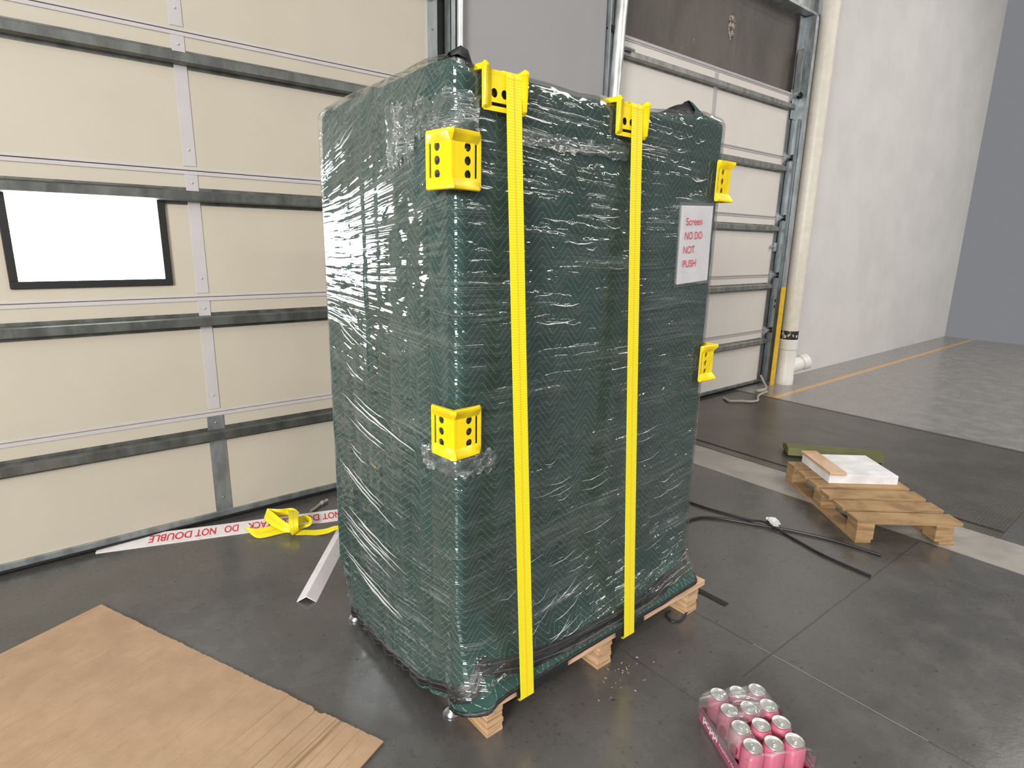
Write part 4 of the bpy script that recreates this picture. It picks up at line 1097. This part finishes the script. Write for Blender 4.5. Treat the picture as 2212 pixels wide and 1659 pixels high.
VERT = [((.024, 1.985, .088), (.064, 1.955, .086)), ((.012, 1.948, .098), (.056, 1.908, .094)), ((-.018, 1.857, .094), (.023, 1.820, .089)), ((-.033, 1.815, .066), (.016, 1.800, .058)), ((-.028, 1.806, .030), (.016, 1.806, .030)), ((-.013, 1.808, .012), (.028, 1.822, .022)), ((.02, 1.835, .016), (.045, 1.86, .03)), ((.056, 1.838, .022), (.046, 1.872, .034)), ((.082, 1.828, .030), (.068, 1.856, .040)), ((.100, 1.822, .046), (.090, 1.866, .034)), ((.112, 1.857, .060), (.105, 1.884, .034)), ((.102, 1.892, .066), (.099, 1.892, .032)), ((.082, 1.908, .066), (.078, 1.902, .030)), ((.050, 1.905, .060), (.043, 1.890, .028))]
lk = ribbon('loose_strap', TAIL, th=.0018)
tag(lk, 'loose yellow webbing strap in a knot on the printed white board', 'strap')
ribbon('strap_loop', LOOP, th=.0018, parent=lk); ribbon('strap_loop', VERT, th=.0018, parent=lk)

# dirty cord end beyond the printed board
a = MB(); a.tube([(.18, 2.05, .012), (.225, 2.08, .012), (.262, 2.11, .012), (.285, 2.118, .014)], .008, 8, smooth=4); a.tube([(.272, 2.112, .014), (.284, 2.120, .016), (.292, 2.122, .014)], [.011, .014, .010], 10); a.tube([(.292, 2.124, .014), (.325, 2.142, .014)], .009, 8)
tag(a.build('rope_end', 'rope', None, True), 'short knotted rope end on the floor under the cream door', 'rope')
def cord(name, pts, r, label, cat, z=None, mat='black_cord', flat=None):
    zz = r + .001 if z is None else z
    a = MB(); a.tube([(p[0], p[1], zz if len(p) < 3 else p[2]) for p in pts], r, 8, smooth=6)
    if flat:
        for v in a.bm.verts: v.co.z = .001 + (v.co.z - .001) * flat
    return tag(a.build(name, mat, None, True), label, cat)
cord('black_cord', [(1.9, .95), (2.10, .86), (2.197, .741), (2.203, .691), (2.215, .578), (2.25, .435), (2.277, .325), (2.293, .244, .022), (2.279, .12), (2.244, -.001), (2.20, -.16), (2.18, -.40)], .0065, 'thin black cord crossing over the thicker cord on the floor right of the load', 'cord')
cord('black_cord', [(1.70, .62), (1.82, .58), (1.932, .555), (2.016, .547), (2.079, .523), (2.155, .441), (2.219, .323), (2.27, .231), (2.325, .144), (2.364, .056), (2.42, -.10), (2.46, -.35)], .0075, 'thick black cord bowing outward on the floor right of the load', 'cord')
cord('cord_loop', [(1.165, .005, .020), (1.150, .0, .012), (1.105, -.012), (1.070, -.016), (1.045, .005), (1.052, .040), (1.079, .058), (1.100, .055)], .0048, 'small curled loop of black cord beside the far pallet runner', 'cord')
a = MB(); a.box(1.345, 1.377, -.075, .12, .001, .004); tag(a.build('strap_strip', 'black_cord'), 'short flat black strap strip on the floor beside the pallet', 'strap')
cord('pull_rope', [(4.835, 2.086, .02), (4.791, 2.02), (4.763, 1.97), (4.864, 1.898), (4.931, 1.828), (5.036, 1.801), (5.214, 1.894), (5.371, 1.935), (5.501, 1.949), (5.552, 1.994), (5.454, 2.009), (5.448, 2.04), (5.518, 2.044), (5.618, 2.029), (5.722, 2.068), (5.80, 2.14, .05), (5.85, 2.22, .12)], .013, 'grey frayed pull rope lying on the dock plate from the white door', 'rope', z=.021, mat='rope')
# scrap of clear film
a = MB(); rnd = random.Random(8); rows = []
for j in range(9):
    rows.append([Vector((2.31 + .11 * j / 8 + .02 * math.sin(i), .17 + .09 * j / 8 + .03 * (i - 3) / 3 * (1 - .6 * math.sin(j * .9)), .004 + .03 * abs(noise.noise(Vector((i * .9, j * .8, 4)))))) for i in range(7)])
vs, fs = a.grid(rows); lay = a.bm.loops.layers.uv.new('wrap')
for f in fs:
    for lp in f.loops: lp[lay].uv = (lp.vert.co.x, lp.vert.co.y)
M['scrap'] = simple('milky_film', (.66, .66, .66), .3)
tag(a.build('film_scrap', 'scrap', None, False), 'crumpled white film scrap on the floor beside the black cords', 'litter')
# wood splinters around the middle runner
a = MB(); rnd = random.Random(4)
for k in range(30):
    x, y = rnd.gauss(.60, .09), rnd.gauss(-.07, .05)
    if y > -.012: continue
    l, w_ = rnd.uniform(.001, .005), rnd.uniform(.0006, .0014)
    a.box(-l, l, -w_, w_, 0.0005, .0022, mtx=Matrix.Translation((x, y, 0)) @ Matrix.Rotation(rnd.uniform(0, 3.1), 4, 'Z'))
tag(a.build('wood_splinters', 'pine'), 'pale wood splinters scattered on the floor by the middle pallet runner', 'debris', kind='stuff')

# pallet with odds and ends at the far right
ang = math.atan2(-.76, -.65)
p2 = thing('weathered_pallet', 'weathered wooden pallet stack at the right on the concrete strip', 'pallet', (3.13, .53, 0), ang)
# local x: along the visible bottom edge towards the camera; local y: to the right-hand side (-y is left/away)
a = MB(); a.box(0, .95, .0, .09, 0, .02, .002); a.build('bottom_board', 'old_pine', p2)
a = MB(); a.box(0, .95, .48, .57, 0, .02, .002); a.build('bottom_board', 'old_pine', p2)
for yy in (.0, .45):
    for xx in (.0, .42, .84):
        a = MB(); a.box(xx, xx + .11, yy, yy + .10, .02, .115, .003); a.build('block', 'old_pine', p2)
for k in range(6):
    a = MB(); xx = k * .165; a.box(xx, xx + .12, -.0, .60, .115, .137, .002); a.build('deck_board', 'old_pine', p2)
def on_pallet(mb, name, mat, label, cat):
    bmesh.ops.transform(mb.bm, matrix=Matrix.Translation((3.13, .53, 0)) @ Matrix.Rotation(ang, 4, 'Z'), verts=mb.bm.verts[:])
    return tag(mb.build(name, mat), label, cat)
a = MB(); a.box(.0, .40, .10, .55, .138, .20, .004); on_pallet(a, 'foam_block', 'foam', 'white foam block lying on the weathered pallet', 'foam')
a = MB(); a.box(-.01, .42, .09, .20, .201, .222, .003); on_pallet(a, 'loose_plank', 'pine', 'loose pine plank on top of the white foam block', 'plank')
g_ = thing('olive_bin_lid', 'olive green plastic trough on the dock plate behind the pallet', 'plastic trough', (3.66, .80, .006), math.radians(-52))
a = MB(); a.prism([(0, -.10, .02), (0, -.08, .075), (0, .0, .085), (0, .10, .06), (0, .11, .02)], (.7, 0, 0)); a.build('trough_top', 'olive', g_)
a = MB(); a.box(.01, .69, -.08, .10, 0, .02); a.build('black_base', 'black', g_)
